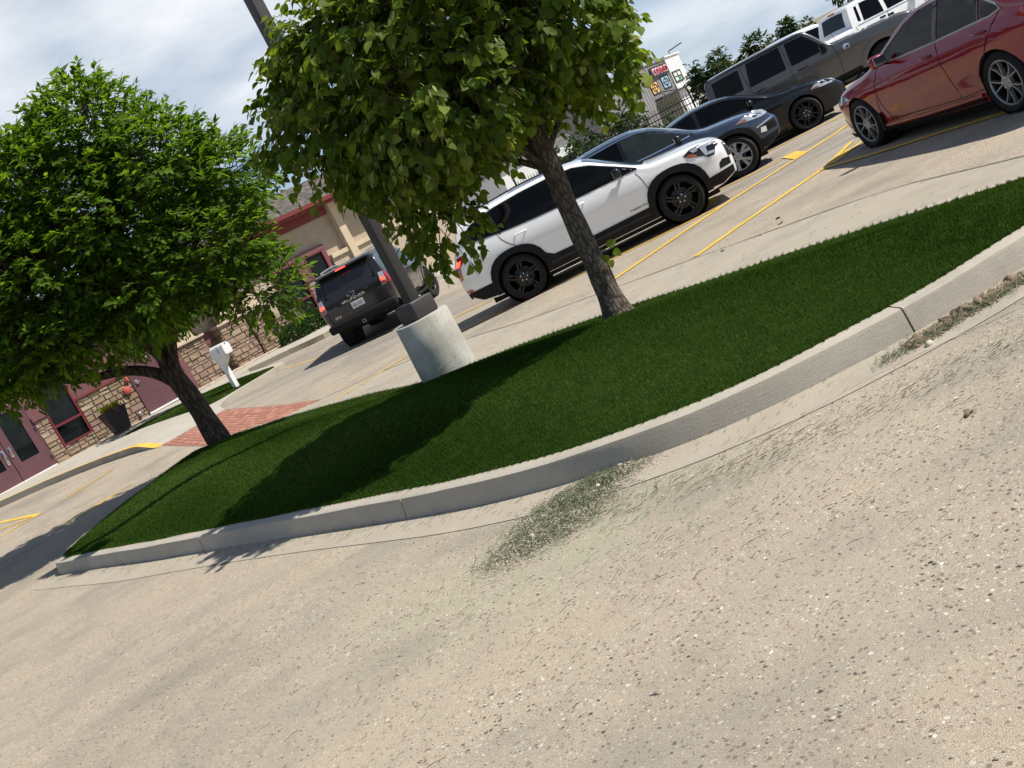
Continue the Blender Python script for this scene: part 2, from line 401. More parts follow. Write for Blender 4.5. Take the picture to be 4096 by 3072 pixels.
simple('dirt', (.20, .15, .10), .95, var=.35, scale=25, bump=.8, bscale=90)
simple('pebble', (.52, .45, .37), .8, var=.3, scale=40)
simple('dry_grass_hill', (.20, .19, .12), .95, var=.3, scale=.03, obj=False)
simple('lamp_bronze', (.045, .042, .04), .5, var=.1, scale=12, bump=.05, spec=.4)
simple('white_plastic', (.74, .74, .73), .45, var=.05)
simple('black_plastic', (.011, .011, .012), .6, var=.25, scale=5, bump=.12, bscale=400, spec=.18)
simple('black_gloss', (.008, .008, .009), .12, var=.2, spec=.5)
simple('underbody', (.006, .006, .006), .9)
simple('tyre_rubber', (.014, .0135, .013), .78, var=.25, scale=20, bump=.15, bscale=120, spec=.3)
simple('chrome', (.62, .62, .63), .12, 1.0, var=.05)
simple('machined', (.33, .333, .34), .35, .45, var=.06)
simple('dark_alloy', (.018, .018, .019), .4, .3, var=.1)
simple('gap_black', (.004, .004, .004), .8)
simple('lens_clear', (.45, .47, .49), .08, .35, var=.25, scale=14, coat=1.0)
simple('lens_amber', (.30, .065, .012), .15, var=.2, coat=1.0)
simple('lens_red', (.35, .012, .012), .12, var=.2, coat=1.0)
n_ = NM('brake_glow'); n_.set(col=(.6, .03, .02), rough=.2, em=(1, .08, .04), ems=2.2)
def glass(name, col=(.0016, .0018, .002), rough=.02):
    n = NM(name); f = n.noise(2.2, 3, .5, n.pos(True)); n.set(col=n.ramp(f, [(.35, col), (.7, tuple(c * 1.8 for c in col))]), rough=rough, spec=.2)
glass('tint_glass'); glass('clear_glass', (.018, .024, .024), .03); glass('wind_glass', (.014, .022, .028), .02)
glass('shop_glass', (.006, .008, .008), .03)
paint('paint_white', (.87, .87, .86), .22, dirt=.10); paint('paint_red', (.215, .001, .016), .24, metal=.1, dirt=.03)
paint('paint_blue', (.045, .062, .10), .26, metal=.5, dirt=.10); paint('paint_black', (.003, .004, .006), .22, dirt=.05, coat=.7)
paint('paint_grey', (.105, .104, .103), .28, metal=.55, dirt=.15); paint('paint_charcoal', (.030, .030, .032), .30, metal=.5, dirt=.2)
simple('stucco_tan', (.42, .345, .25), .92, var=.08, scale=3, bump=.35, bscale=120)
simple('stucco_light', (.55, .45, .31), .92, var=.07, scale=3, bump=.3, bscale=120)
simple('trim_mauve', (.165, .062, .068), .75, var=.10, scale=3, bump=.12)
simple('door_maroon', (.115, .045, .055), .55, var=.10, scale=4)
simple('frame_red', (.155, .018, .026), .5, var=.12)
simple('fascia_red', (.18, .03, .028), .6, var=.12)
simple('cap_stone', (.50, .40, .32), .85, var=.12, bump=.2)
simple('mortar', (.16, .135, .11), .95, var=.2, scale=30)
simple('planter_black', (.028, .02, .022), .45, var=.3, scale=5)
simple('metal_panel_grey', (.22, .215, .21), .65, var=.08, scale=.6)
simple('metal_panel_white', (.72, .72, .70), .65, var=.05, scale=.6)
simple('fence_black', (.012, .012, .013), .55, var=.2)
simple('sign_board', (.02, .018, .022), .6)
simple('sign_red', (.55, .06, .10), .5, var=.1); simple('sign_pink', (.80, .60, .62), .5)
simple('art_orange', (.80, .45, .12), .5, var=.12); simple('art_blue', (.30, .45, .58), .5, var=.15, scale=2); simple('art_green', (.10, .26, .20), .4, var=.4, scale=2); simple('art_pale', (.70, .66, .60), .5, var=.15)
simple('plate_white', (.70, .72, .73), .5, var=.08); simple('plate_green', (.05, .09, .10), .5)
simple('bell_red', (.50, .09, .07), .5)
def m_stone():
    n = NM('wall_stone'); p = n.pos(True); r = n.n('ShaderNodeObjectInfo').outputs['Random']
    c = n.ramp(r, [(0, (.30, .215, .14)), (.2, (.38, .28, .18)), (.42, (.42, .325, .22)), (.62, (.36, .25, .19)), (.8, (.29, .19, .155)), (1, (.46, .37, .26))])
    f = n.noise(3.5, 6, .7, p); c = n.mix(n.ramp(f, [(.4, 0.0), (.75, .6)]), c, n.mix(.5, c, (.16, .11, .08)))
    n.set(col=c, rough=.9, spec=.2); n.bump(n.noise(7, 6, .7, p), .9, .03)
m_stone()
def m_shingle():
    n = NM('roof_shingle'); a = n.n('ShaderNodeAttribute', attribute_name='rnd').outputs['Fac']
    c = n.ramp(a, [(0, (.06, .046, .037)), (.5, (.12, .097, .078)), (1, (.20, .168, .14))]); n.set(col=n.mix(.4, c, n.ramp(n.noise(120, 3, .7), [(.3, .05), (.7, .22)])), rough=.95, spec=.1)
m_shingle()
def m_brick():
    n = NM('paver_brick'); a = n.n('ShaderNodeAttribute', attribute_name='rnd').outputs['Fac']
    c = n.ramp(a, [(0, (.27, .105, .07)), (.5, (.34, .14, .095)), (.9, (.40, .18, .125)), (1, (.46, .26, .19))]); f = n.noise(18, 4, .6)
    n.set(col=n.mix(n.ramp(f, [(.45, 0.0), (.8, .5)]), c, (.42, .25, .18)), rough=.9); n.bump(n.noise(90, 3, .6), .3, .004)
m_brick()
simple('paver_sand', (.26, .12, .085), .95, var=.15, obj=False)
# ------------------------------------------------------------------ ground
def ss_(a, b, v):
    t = np.clip((v - a) / (b - a), 0, 1); return t * t * (3 - 2 * t)
def ztv(x, y):
    x = np.asarray(x, float); y = np.asarray(y, float)
    return .038 * np.clip(-x, 0, 25) * ss_(16, 25, y) + .032 * np.clip(y - 25, 0, 15) * ss_(-2, 2, -x)
def zt(x, y): return float(ztv(x, y))
def axis(dense0, dense1, step, lo, hi):
    a = list(np.arange(dense0, dense1 + 1e-6, step)); s = step; v = dense0; pre = []
    while v > lo: s *= 1.35; v -= s; pre.append(max(v, lo))
    s = step; v = dense1; post = []
    while v < hi: s *= 1.35; v += s; post.append(min(v, hi))
    return np.array(pre[::-1] + a + post)
gx = axis(-20, 12, .5, -900, 900); gy = axis(-4, 42, .5, -60, 2500)
XX, YY = np.meshgrid(gx, gy); V = np.stack([XX.ravel(), YY.ravel(), ztv(XX, YY).ravel()], 1)
nx, ny = len(gx), len(gy); ii, jj = np.meshgrid(np.arange(nx - 1), np.arange(ny - 1)); k = (jj * nx + ii).ravel()
g = np_mesh('ground', V, np.stack([k, k + 1, k + 1 + nx, k + nx], 1), 'aggregate', smooth=True)
tag(g, 'tan exposed aggregate concrete of the parking lot and drive', kind='structure')

def sheet(name, outline, lift, mat, spacing=.35, parent=None, dens=.3, zfn=None):
    o = []
    n = len(outline)
    for i in range(n):
        a = Vector(outline[i]); b = Vector(outline[(i + 1) % n]); m = max(1, int((b - a).length / dens))
        o += [tuple(a.lerp(b, j / m)) for j in range(m)]
    v, f = cdt(o, spacing); L = lift if callable(lift) else (lambda x, y: lift)
    return mesh_obj(name, [(x, y, zt(x, y) + L(x, y)) for x, y in v], f, mat, parent, True)
def ribbon(name, pts, width, lift, mat, parent=None, step=.25, jag=0.0):
    P = catmull([(p[0], p[1], 0) for p in pts], step) if len(pts) > 2 else [Vector((pts[0][0], pts[0][1], 0)).lerp(Vector((pts[1][0], pts[1][1], 0)), i / max(2, int((Vector(pts[1]) - Vector(pts[0])).length / step))) for i in range(max(2, int((Vector(pts[1]) - Vector(pts[0])).length / step)) + 1)]
    V = []; F = []; L = lift if callable(lift) else (lambda x, y: lift)
    for i, p in enumerate(P):
        t = (P[min(i + 1, len(P) - 1)] - P[max(i - 1, 0)]).normalized(); nrm = Vector((-t.y, t.x, 0))
        wv = width(i / (len(P) - 1)) if callable(width) else width
        for s in (-.5, 0, .5):
            q = p + nrm * (s * wv + (random.uniform(-jag, jag) if s else 0)); V.append((q.x, q.y, zt(q.x, q.y) + L(q.x, q.y)))
    for i in range(len(P) - 1):
        for c in (0, 1): a = i * 3 + c; F.append((a, a + 1, a + 4, a + 3))
    return mesh_obj(name, V, F, mat, parent)

# ---- big planted island: outline of its kerb (outer foot), counter-clockwise
ISL = [(-6.22, 13.05), (-5.75, 12.45), (-5.1, 11.7), (-4.2, 10.6), (-3.29, 9.55), (-2.2, 8.28), (-1.15, 7.05), (-.66, 6.5), (-.33, 6.18), (.05, 5.87), (.50, 5.60), (.92, 5.44), (1.42, 5.36), (2.06, 5.38), (2.46, 5.44), (2.95, 5.56), (3.7, 5.75), (4.35, 6.0), (4.55, 6.3), (4.3, 6.68), (3.83, 7.02), (3.25, 7.8), (2.75, 8.45), (2.1, 9.2), (1.5, 10.0), (.6, 10.95), (-.15, 11.6), (-.85, 12.25), (-1.6, 13.6), (-3.0, 15.75), (-4.45, 17.55), (-5.1, 17.75), (-5.75, 17.1), (-6.15, 16.2), (-6.32, 15.0), (-6.36, 13.9)]
isl = catmull([(a, b, 0) for a, b in ISL], .07, closed=True)
ia = np.array([(p.x, p.y) for p in isl])
def normals(A):
    t = np.roll(A, -3, 0) - np.roll(A, 3, 0); t /= np.linalg.norm(t, axis=1)[:, None]; return np.stack([-t[:, 1], t[:, 0]], 1)
iN = normals(ia)            # pointing inward (ccw)
KP = [(0, -.02), (.005, .0), (.028, .125), (.036, .146), (.052, .153), (.165, .155), (.172, .145), (.175, .05)]   # kerb profile: inset, height
joints_px = [(-6.16, 13.08), (-5.36, 12.05), (-3.29, 9.6), (-1.11, 7.0), (2.06, 5.38), (4.5, 6.3), (3.25, 7.8), (1.5, 10.0), (-.85, 12.25), (-3.0, 15.75), (-5.1, 17.75), (-6.3, 15.0)]
ji = sorted(int(np.argmin(((ia - np.array(j)) ** 2).sum(1))) for j in joints_px)
kerb = tag(empty('kerb'), 'pale broom-finished concrete kerb round the planted island', kind='structure')
NP = len(ia)
for a, b in zip(ji, ji[1:] + [ji[0] + NP]):
    idx = list(range(a, b + 1)); V = []; F = []
    for c, i0 in enumerate(idx):
        i = i0 % NP; sh = 0
        t = np.array([-iN[i][1], iN[i][0]]) * -1
        off = (.006 if c == 0 else -.006 if c == len(idx) - 1 else 0)
        tx = np.roll(ia, -1, 0)[i] - ia[i]; tx = tx / np.linalg.norm(tx)
        for d, h in KP:
            q = ia[i] + iN[i] * d + tx * off; wob = .0035 * math.sin(i * .37 + d * 40) if 0 < d < .17 else 0
            V.append((q[0], q[1], zt(q[0], q[1]) + h + wob * .6))
    m = len(KP)
    for c in range(len(idx) - 1):
        for r in range(m - 1): k0 = c * m + r; F.append((k0, k0 + m, k0 + m + 1, k0 + 1))
    F += [tuple(range(m)), tuple((len(idx) - 1) * m + r for r in range(m))[::-1]]
    mesh_obj('kerb_section', V, F, 'kerb_concrete', kerb, True, 40)
# dark joint filler so that no light shows through the gaps
V = []; F = []
for i in range(NP):
    for d, h in ((.02, -.02), (.045, .135), (.16, .14)):
        q = ia[i] + iN[i] * d; V.append((q[0], q[1], zt(q[0], q[1]) + h))
for i in range(NP):
    i2 = (i + 1) % NP
    for r in (0, 1): F.append((i * 3 + r, i2 * 3 + r, i2 * 3 + r + 1, i * 3 + r + 1))
mesh_obj('kerb_core', V, F, 'mortar', kerb)

# gutter pan along the near kerb and wide valley pan along the far side
def off_poly(idx, d): return [tuple(ia[i % NP] + iN[i % NP] * d) for i in idx]
def nearest(p): return int(np.argmin(((ia - np.array(p)) ** 2).sum(1)))
a0, a1 = nearest((-6.22, 13.05)), nearest((4.35, 6.0))
idx = list(range(a0 - 14 if a0 > 14 else 0, a1 + 1, 2))
near_pan = []
inn = off_poly(idx, .01)
out_near = []
for k_, i in enumerate(idx):
    wdt = .33 + .05 * math.sin(k_ * .1); q = ia[i] - iN[i] * wdt; out_near.append(tuple(q))
tag(sheet('gutter_pan', out_near + inn[::-1], .004, 'pan_concrete', .3, dens=.4), 'smooth concrete gutter strip at the foot of the near kerb', kind='structure')
SEAM = [(-3.6, 17.9), (-3.0, 17.55), (-1.94, 17.05), (-1.2, 16.5), (-.16, 15.3), (.55, 14.15), (1.76, 12.75), (2.55, 11.85), (3.38, 10.86), (3.9, 10.2), (4.22, 9.6), (4.45, 8.7), (4.75, 7.9), (5.4, 7.2)]
sm = [tuple(p.to_2d()) for p in catmull([(a, b, 0) for a, b in SEAM], .4)]
b0, b1 = nearest((4.3, 6.68)), nearest((-4.45, 17.55))
far_in = off_poly(list(range(b0, b1 + 1, 4)), .01)
pan2 = [(5.0, 6.5)] + far_in + sm
tag(sheet('valley_pan', pan2, .004, 'pan_concrete', .35, dens=.4), 'wide smooth concrete drainage pan behind the island', kind='structure')
simple('seam_dark', (.13, .115, .095), .95, var=.3, obj=False); simple('seam_pale', (.30, .26, .205), .95, var=.3, obj=False)
tag(ribbon('pavement_seam', sm, lambda t: .022 + .016 * abs(math.sin(t * 61)), .007, 'seam_dark', jag=.008), 'dark joint between drainage pan and aggregate paving', kind='structure')
for i_, pts in enumerate([[(-2.75, 8.1), (-2.55, 7.0), (-2.3, 6.0), (-2.2, 5.2)], [(.5, 4.75), (1.0, 4.95), (1.6, 5.05), (2.4, 4.95)]]):
    tag(ribbon('pavement_seam', pts, lambda t: .005 + .003 * abs(math.sin(t * 23)), .005, 'seam_pale', jag=.002), ['hairline joint running diagonally across the foreground paving', 'crack beside the grass clippings on the foreground paving'][i_], kind='structure')

# ---- turf mound
gi = [tuple(p) for p in off_poly(range(0, NP, 2), .150)]
gv, gf = cdt(gi, .13); gvA = np.array(gv); gd = edge_dist(gvA, np.array(gi))
def mound(d): t = np.clip(d / 1.5, 0, 1); return .150 + .20 * (t * t * (3 - 2 * t)) + .02 * np.clip(d, 0, .2) / .2
gz = mound(gd) + .012 * np.sin(gvA[:, 0] * 2.1) * np.cos(gvA[:, 1] * 1.7) * (gd > .3)
GZ = ztv(gvA[:, 0], gvA[:, 1]) + gz
TURF = tag(empty('turf'), 'dark green artificial-looking lawn covering the island mound', kind='stuff')
mesh_obj('turf_base', [(x, y, z) for (x, y), z in zip(gv, GZ)], gf, 'turf_soil', TURF, True)
V3 = np.c_[gvA, GZ]; T3 = np.array(gf)
def blades(name, V3, T3, N, hmin, hmax, wd, parent, mat='turf_blade', near_bias=True, lean=.5, streak=True):
    A, B_, C_ = V3[T3[:, 0]], V3[T3[:, 1]], V3[T3[:, 2]]; ar = .5 * np.linalg.norm(np.cross(B_ - A, C_ - A), axis=1)
    cen = (A + B_ + C_) / 3; wgt = ar / (np.clip(np.hypot(cen[:, 0], cen[:, 1]), 4, 40) ** 1.5 if near_bias else 1)
    t = rng.choice(len(T3), N, p=wgt / wgt.sum()); u = rng.random(N); v = rng.random(N); s = u + v > 1; u[s] = 1 - u[s]; v[s] = 1 - v[s]
    P = A[t] + u[:, None] * (B_ - A)[t] + v[:, None] * (C_ - A)[t]
    an = rng.random(N) * 6.283; h = rng.uniform(hmin, hmax, N); dist = np.hypot(P[:, 0], P[:, 1]); wv = wd * (.7 + .6 * rng.random(N)) * np.clip(dist / 6, 1, 2.2)
    sd_ = np.c_[np.cos(an), np.sin(an), np.zeros(N)] * wv[:, None] * .5
    la = rng.random(N) * 6.283; lm = rng.random(N) * lean; tip = np.c_[np.cos(la) * lm, np.sin(la) * lm, np.ones(N)] * h[:, None]
    mid = tip * np.array([.35, .35, .55])
    Vb = np.stack([P - sd_, P + sd_, P + mid + sd_ * .75, P + mid - sd_ * .75, P + tip], 1).reshape(-1, 3); Vb[:, 2] -= .003
    k = np.arange(N) * 5; F1 = np.stack([k, k + 1, k + 2], 1); F2 = np.stack([k, k + 2, k + 3], 1); F3 = np.stack([k + 3, k + 2, k + 4], 1)
    band = .5 + .32 * np.sin((P[:, 0] * .75 + P[:, 1] * .62) * 3.0 + np.sin(P[:, 0] * 2) * .8) + .15 * np.sin(P[:, 0] * 1.3 - P[:, 1] * .9) if streak else .5  # turf sheen put into the blade colour as lighter and darker bands
    r = np.clip(band * .7 + rng.normal(.15, .18, N), 0, 1)
    return np_mesh(name, Vb, np.concatenate([F1, F2, F3]), mat, parent, attrs={'rnd': np.repeat(r, 5)})
blades('turf_blades', V3, T3, 330000, .014, .026, .0030, TURF)
# fringe leaning over the kerb
ring = np.array(off_poly(range(0, NP), .165)); e3 = []
fr = ring[rng.integers(0, NP, 16000)]; fn = iN[rng.integers(0, NP, 1)]
sel = rng.integers(0, NP, 16000); fr = ring[sel] + iN[sel] * rng.uniform(-.012, .03, 16000)[:, None]
N = len(fr); h = rng.uniform(.02, .048, N); an = rng.random(N) * 6.283; P = np.c_[fr, ztv(fr[:, 0], fr[:, 1]) + .150]
tip = np.c_[-iN[sel] * (rng.random(N) * .7)[:, None] + rng.normal(0, .35, (N, 2)), np.ones(N) * .9] * h[:, None]; sd_ = np.c_[np.cos(an), np.sin(an), np.zeros(N)] * .0022
k = np.arange(N) * 3
np_mesh('turf_fringe', np.stack([P - sd_, P + sd_, P + tip], 1).reshape(-1, 3), np.stack([k, k + 1, k + 2], 1), 'turf_blade', TURF, attrs={'rnd': np.repeat(np.clip(rng.normal(.45, .25, N), 0, 1), 3)})

# ---- yellow markings
ylw = tag(empty('yellow_markings'), 'yellow painted parking lines', kind='structure')
def yline(pts, w, mat='yellow_paint', lift=.008): return ribbon('painted_line', pts, w, lift, mat, ylw, jag=.006)
yline([(-.6, 17.0), (1.1, 16.42), (2.6, 15.98), (4.05, 15.58)], .10)
yline([(-.7, 19.9), (1.76, 19.17), (3.58, 18.6), (5.0, 18.0), (5.8, 17.62)], .10)
yline([(2.5, 22.6), (5.3, 21.2), (6.78, 20.53), (8.3, 19.9)], .10)
yline([(5.5, 25.4), (8.0, 24.3), (11, 22.9)], .10)
yline([(1.82, 13.6), (4.04, 15.5), (6.47, 17.2), (7.2, 17.85)], .11, lift=.0095)
yline([(2.58, 11.98), (3.8, 12.93), (5.08, 13.88), (5.75, 14.5)], .11)
for p, q in (((5.16, 13.95), (6.1, 15.2)), ((5.2, 13.85), (6.35, 14.9))): yline([p, q], .09, lift=.0105)
yline([(5.05, 13.85), (5.35, 12.7), (5.75, 11.5), (5.95, 10.8), (6.15, 9.9)], .13, lift=.0115)
mesh_obj('painted_block', [(x, y, zt(x, y) + .0125) for x, y in ((5.98, 18.0), (6.22, 17.88), (6.05, 16.95), (5.75, 16.78))], [(3, 2, 1, 0)], 'yellow_paint', ylw)
mesh_obj('painted_block', [(x, y, zt(x, y) + .0125) for x, y in ((4.25, 17.5), (4.5, 17.3), (4.15, 16.2), (3.9, 16.0))], [(3, 2, 1, 0)], 'yellow_paint', ylw)
yline([(-2.6, 16.45), (-1.9, 16.95), (-1.3, 17.3), (-.8, 17.05)], .09, 'yellow_faded')
yline([(-5.0, 26.9), (-4.4, 26.2), (-3.83, 25.5)], .10, 'yellow_faded')
yline([(-9.4, 21.55), (-9.0, 22.1), (-8.6, 22.6)], lambda t: .10, 'yellow_faded'); yline([(-9.15, 21.4), (-8.8, 21.9), (-8.5, 22.45)], .06, 'yellow_faded')
yline([(-8.3, 18.15), (-7.8, 18.55), (-7.1, 19.2)], lambda t: .06 + .24 * math.sin(min(t * 1.25, 1) * 3.14) * (t > .3), 'yellow_faded')
yline([(-11.4, 22.75), (-10.6, 22.0), (-9.8, 21.2)], .12); yline([(-10.6, 20.6), (-10.2, 20.9), (-9.8, 21.18)], .08); yline([(-10.95, 21.7), (-9.85, 21.2)], .06)

# ---- stamped brick crossing
BR = [(-2.95, 17.45), (-6.08, 23.75), (-7.35, 22.55), (-5.35, 18.8), (-4.7, 17.9)]
cross = tag(sheet('brick_crossing', BR, .004, 'paver_sand', .4), 'brick red paved crossing between island and sidewalk', kind='structure')
d_ = Vector((-3.13, 6.3)).normalized(); n2 = Vector((-d_.y, d_.x)); arr = np.array(BR); Vq = []; Fq = []; rr = []
for i in range(-5, 45):
    for j in range(-20, 45):
        c = Vector((-2.95, 17.45)) + d_ * (i * .205 + (j % 2) * .10) + n2 * (j * .105)
        if not inside(np.array([[c.x, c.y]]), arr)[0]: continue
        if edge_dist(np.array([[c.x, c.y]]), arr)[0] < .07: continue
        b = len(Vq); hz = .011 + random.random() * .004
        for (sa, sb, hh) in ((-.098, -.048, .004), (.098, -.048, .004), (.098, .048, .004), (-.098, .048, .004), (-.09, -.04, hz), (.09, -.04, hz), (.09, .04, hz), (-.09, .04, hz)):
            q = c + d_ * sa + n2 * sb; Vq.append((q.x, q.y, zt(q.x, q.y) + hh))
        Fq += [(b + 4, b + 5, b + 6, b + 7)] + [(b + a, b + (a + 1) % 4, b + 4 + (a + 1) % 4, b + 4 + a) for a in range(4)]; rr += [random.random()] * 8
o = np_mesh('paver', np.array(Vq), np.array(Fq), 'paver_brick', cross, attrs={'rnd': rr}); o['kind'] = 'stuff'

# ---- raised sidewalk in front of the building
SW = [(-16.5, 28.0), (-12.6, 25.75), (-11.2, 25.5), (-10.2, 25.1), (-9.4, 24.55), (-8.3, 23.6), (-7.45, 22.6), (-6.12, 23.85), (-6.35, 24.5), (-6.0, 25.6), (-5.35, 26.5), (-5.0, 27.0), (-5.1, 27.5), (-5.8, 28.4), (-6.9, 29.6), (-6.6, 30.25), (-5.3, 30.3), (-4.2, 30.2), (-2.6, 30.9), (0.5, 33.2), (3.5, 35.5), (3.5, 41), (-4, 36.4), (-16.5, 27.9 + .0)]
SW = SW[:-1] + [(-14.5, 28.0)]
swA = np.array(SW)
rampA = np.array([(-7.45, 22.6), (-6.12, 23.85)])
def swlift(x, y):
    d = float(edge_dist(np.array([[x, y]]), rampA, False)[0]); return .006 + .144 * smooth(.05, 1.3, d)
walk = sheet('sidewalk', SW, swlift, 'walk_concrete', .4, dens=.25)
tag(walk, 'raised pale concrete sidewalk along the building', kind='structure')
V = []; F = []
for i in range(len(SW) - 4):
    a, b = Vector(SW[i]), Vector(SW[i + 1]); m = max(1, int((b - a).length / .2))
    for j in range(m):
        p, q = a.lerp(b, j / m), a.lerp(b, (j + 1) / m); k0 = len(V)
        V += [(p.x, p.y, zt(*p) - .03), (q.x, q.y, zt(*q) - .03), (q.x, q.y, zt(*q) + swlift(*q)), (p.x, p.y, zt(*p) + swlift(*p))]; F.append((k0, k0 + 1, k0 + 2, k0 + 3))
mesh_obj('kerb_face', V, F, 'kerb_concrete', walk)
def inset_line(pts, d):
    o = []
    for i, p in enumerate(pts):
        t = (Vector(pts[min(i + 1, len(pts) - 1)]) - Vector(pts[max(i - 1, 0)])).normalized(); o.append((p[0] - t.y * d, p[1] + t.x * d))
    return o
ribbon('yellow_edge', inset_line(SW[1:7], .07), lambda t: .10 + .10 * smooth(.55, .9, t), lambda x, y: swlift(x, y) + .004, 'yellow_paint', walk, jag=.006)
ribbon('yellow_edge', inset_line(SW[15:21], .05), .06, lambda x, y: swlift(x, y) + .004, 'yellow_faded', walk, jag=.006)
# small grass strip with its own turf
SG = [(-5.25, 26.95), (-5.45, 26.65), (-6.05, 25.85), (-6.6, 25.2), (-7.2, 25.6), (-8.2, 26.55), (-9.2, 27.35), (-9.7, 27.5), (-9.1, 28.1), (-7.9, 28.75), (-6.6, 28.3), (-5.8, 27.55)]
sg = [tuple(p.to_2d()) for p in catmull([(a, b, 0) for a, b in SG], .2, True)]
sv, sf = cdt(sg, .25); sA = np.array(sv); sz = ztv(sA[:, 0], sA[:, 1]) + .155 + .05 * ss_(0, .6, edge_dist(sA, np.array(sg)))
st = tag(empty('turf'), 'small strip of dark green lawn around the white mailbox', kind='stuff')
mesh_obj('turf_base', np.c_[sA, sz], sf, 'turf_soil', st, True)
blades('turf_blades', np.c_[sA, sz], np.array(sf), 26000, .03, .05, .008, st, near_bias=False)
# ------------------------------------------------------------------ loose grass clippings, dirt, stones
def clip_mesh(name, P, L, W, az, tilt, mat, attrs_r, parent=None, z=.008):
    N = len(P); d = np.c_[np.cos(az), np.sin(az)]; n2 = np.c_[-d[:, 1], d[:, 0]]; bend = rng.normal(0, .03, N)
    a = P - d * L[:, None] * .5; c = P + d * L[:, None] * .5; b = P + n2 * (bend * L * .5)[:, None]
    V = []
    for q, wd, h in ((a, .5, 0), (b, 1.0, .5), (c, .35, 1.0)):
        hz = ztv(q[:, 0], q[:, 1]) + z + tilt * h + (.003 * h * (1 - h) * 4)
        V += [np.c_[q - n2 * (W * wd * .5)[:, None], hz], np.c_[q + n2 * (W * wd * .5)[:, None], hz + .0015]]
    V = np.stack(V, 1).reshape(-1, 3); k = np.arange(N) * 6
    F = np.concatenate([np.stack([k, k + 1, k + 3, k + 2], 1), np.stack([k + 2, k + 3, k + 5, k + 4], 1)])
    return np_mesh(name, V, F, mat, parent, attrs={'rnd': np.repeat(attrs_r, 6)})
def outside_island(P): return ~inside(P, ia[::3])
# scattered blades, blown into a streak parallel to the kerb
strk = np.array([(3.6, 4.35), (2.6, 4.5), (1.9, 4.55), (1.3, 4.62), (.8, 4.75), (.35, 4.98), (-.1, 5.15)]); N = 900
seg = rng.random(N) * (len(strk) - 1); i0 = seg.astype(int); P1 = strk[i0] + (strk[np.minimum(i0 + 1, len(strk) - 1)] - strk[i0]) * (seg - i0)[:, None] + rng.normal(0, .07, (N, 2)) * (1 + rng.random((N, 1)))
P2 = np.c_[rng.normal(.9, 1.1, 380), rng.normal(4.3, .55, 380)]; P3 = np.c_[rng.uniform(-4.5, 3.2, 200), rng.uniform(2.6, 8.5, 200)]
P4 = ia[rng.integers(a0, a1, 700)]; P4 = P4 - iN[[nearest(p) for p in P4]] * np.abs(rng.normal(.05, .10, 700))[:, None]
P = np.concatenate([P1, P2, P3, P4]); P = P[outside_island(P)]; N = len(P)
az = rng.normal(.12, .38, N); L = rng.gamma(3.0, .010, N) + .006; Wd_ = rng.uniform(.0008, .0016, N)
tag(clip_mesh('grass_clippings', P, L, Wd_, az, rng.uniform(0, .012, N), 'clipping', np.clip(rng.normal(.30, .28, N), 0, 1)), 'scattered cut grass blades on the foreground paving', kind='stuff')
P = np.c_[rng.uniform(-4.5, 4.2, 700), rng.uniform(8, 17, 700)]; vp = np.array(pan2); P = P[inside(P, vp)]; N = len(P)
tag(clip_mesh('grass_clippings', P, rng.gamma(3, .015, N) + .02, np.full(N, .004), rng.normal(-.3, .5, N), rng.uniform(0, .01, N), 'clipping', np.clip(rng.normal(.2, .2, N), 0, 1)), 'cut grass blades along the drainage pan behind the island', kind='stuff')
# the heap of clippings against the kerb
HC = [(.16, 5.62), (.05, 5.45), (-.08, 5.28), (-.25, 5.2), (-.42, 5.2), (-.05, 5.58), (.34, 5.58), (-.2, 5.42)]; HS = [.11, .13, .15, .14, .11, .13, .10, .15]
N = 8000; c = rng.choice(len(HC), N, p=np.array([.18, .17, .15, .12, .06, .14, .06, .12])); P = np.array(HC)[c] + rng.normal(0, 1, (N, 2)) * np.array(HS)[c][:, None] * np.array([.9, .72]); P = P[outside_island(P)]; N = len(P)
def heap_z(P):
    z = np.zeros(len(P))
    for (x, y), s in zip(HC, HS): z = np.maximum(z, .032 * np.exp(-((P[:, 0] - x) ** 2 + (P[:, 1] - y) ** 2) / (2 * (s * .75) ** 2)))
    return z
hv = tag(empty('clipping_heap'), 'pile of green grass clippings and grit against the near kerb', kind='stuff')
clip_mesh('heap_blades', P, rng.gamma(3, .008, N) + .012, rng.uniform(.0016, .0032, N), rng.random(N) * 6.28, rng.uniform(-.004, .02, N), 'clipping', np.clip(rng.normal(.62, .2, N), 0, 1), hv, z=heap_z(P) * rng.random(N) + .006)
def rock(name, r, seed, mat, parent=None, sq=.7, rough=.18):
    bm = bmesh.new(); bmesh.ops.create_icosphere(bm, subdivisions=2, radius=1.0); rg = np.random.default_rng(seed); k = rg.normal(0, 1, (5, 3)); ph = rg.random(5) * 6
    V = []
    for v in bm.verts:
        p = v.co.normalized(); s = 1 + rough * sum(math.sin(2.2 * p.dot(Vector(kk)) + a) for kk, a in zip(k, ph)) / 2
        V.append((p.x * r * s, p.y * r * s * .8, p.z * r * s * sq))
    bm.verts.index_update(); F = [[v.index for v in f.verts] for f in bm.faces]; bm.free()
    return mesh_obj(name, V, F, mat, parent, True)
def place(o, x, y, z=None, rz=0.0): o.location = (x, y, zt(x, y) + (z or 0)); o.rotation_euler = (0, 0, rz); return o
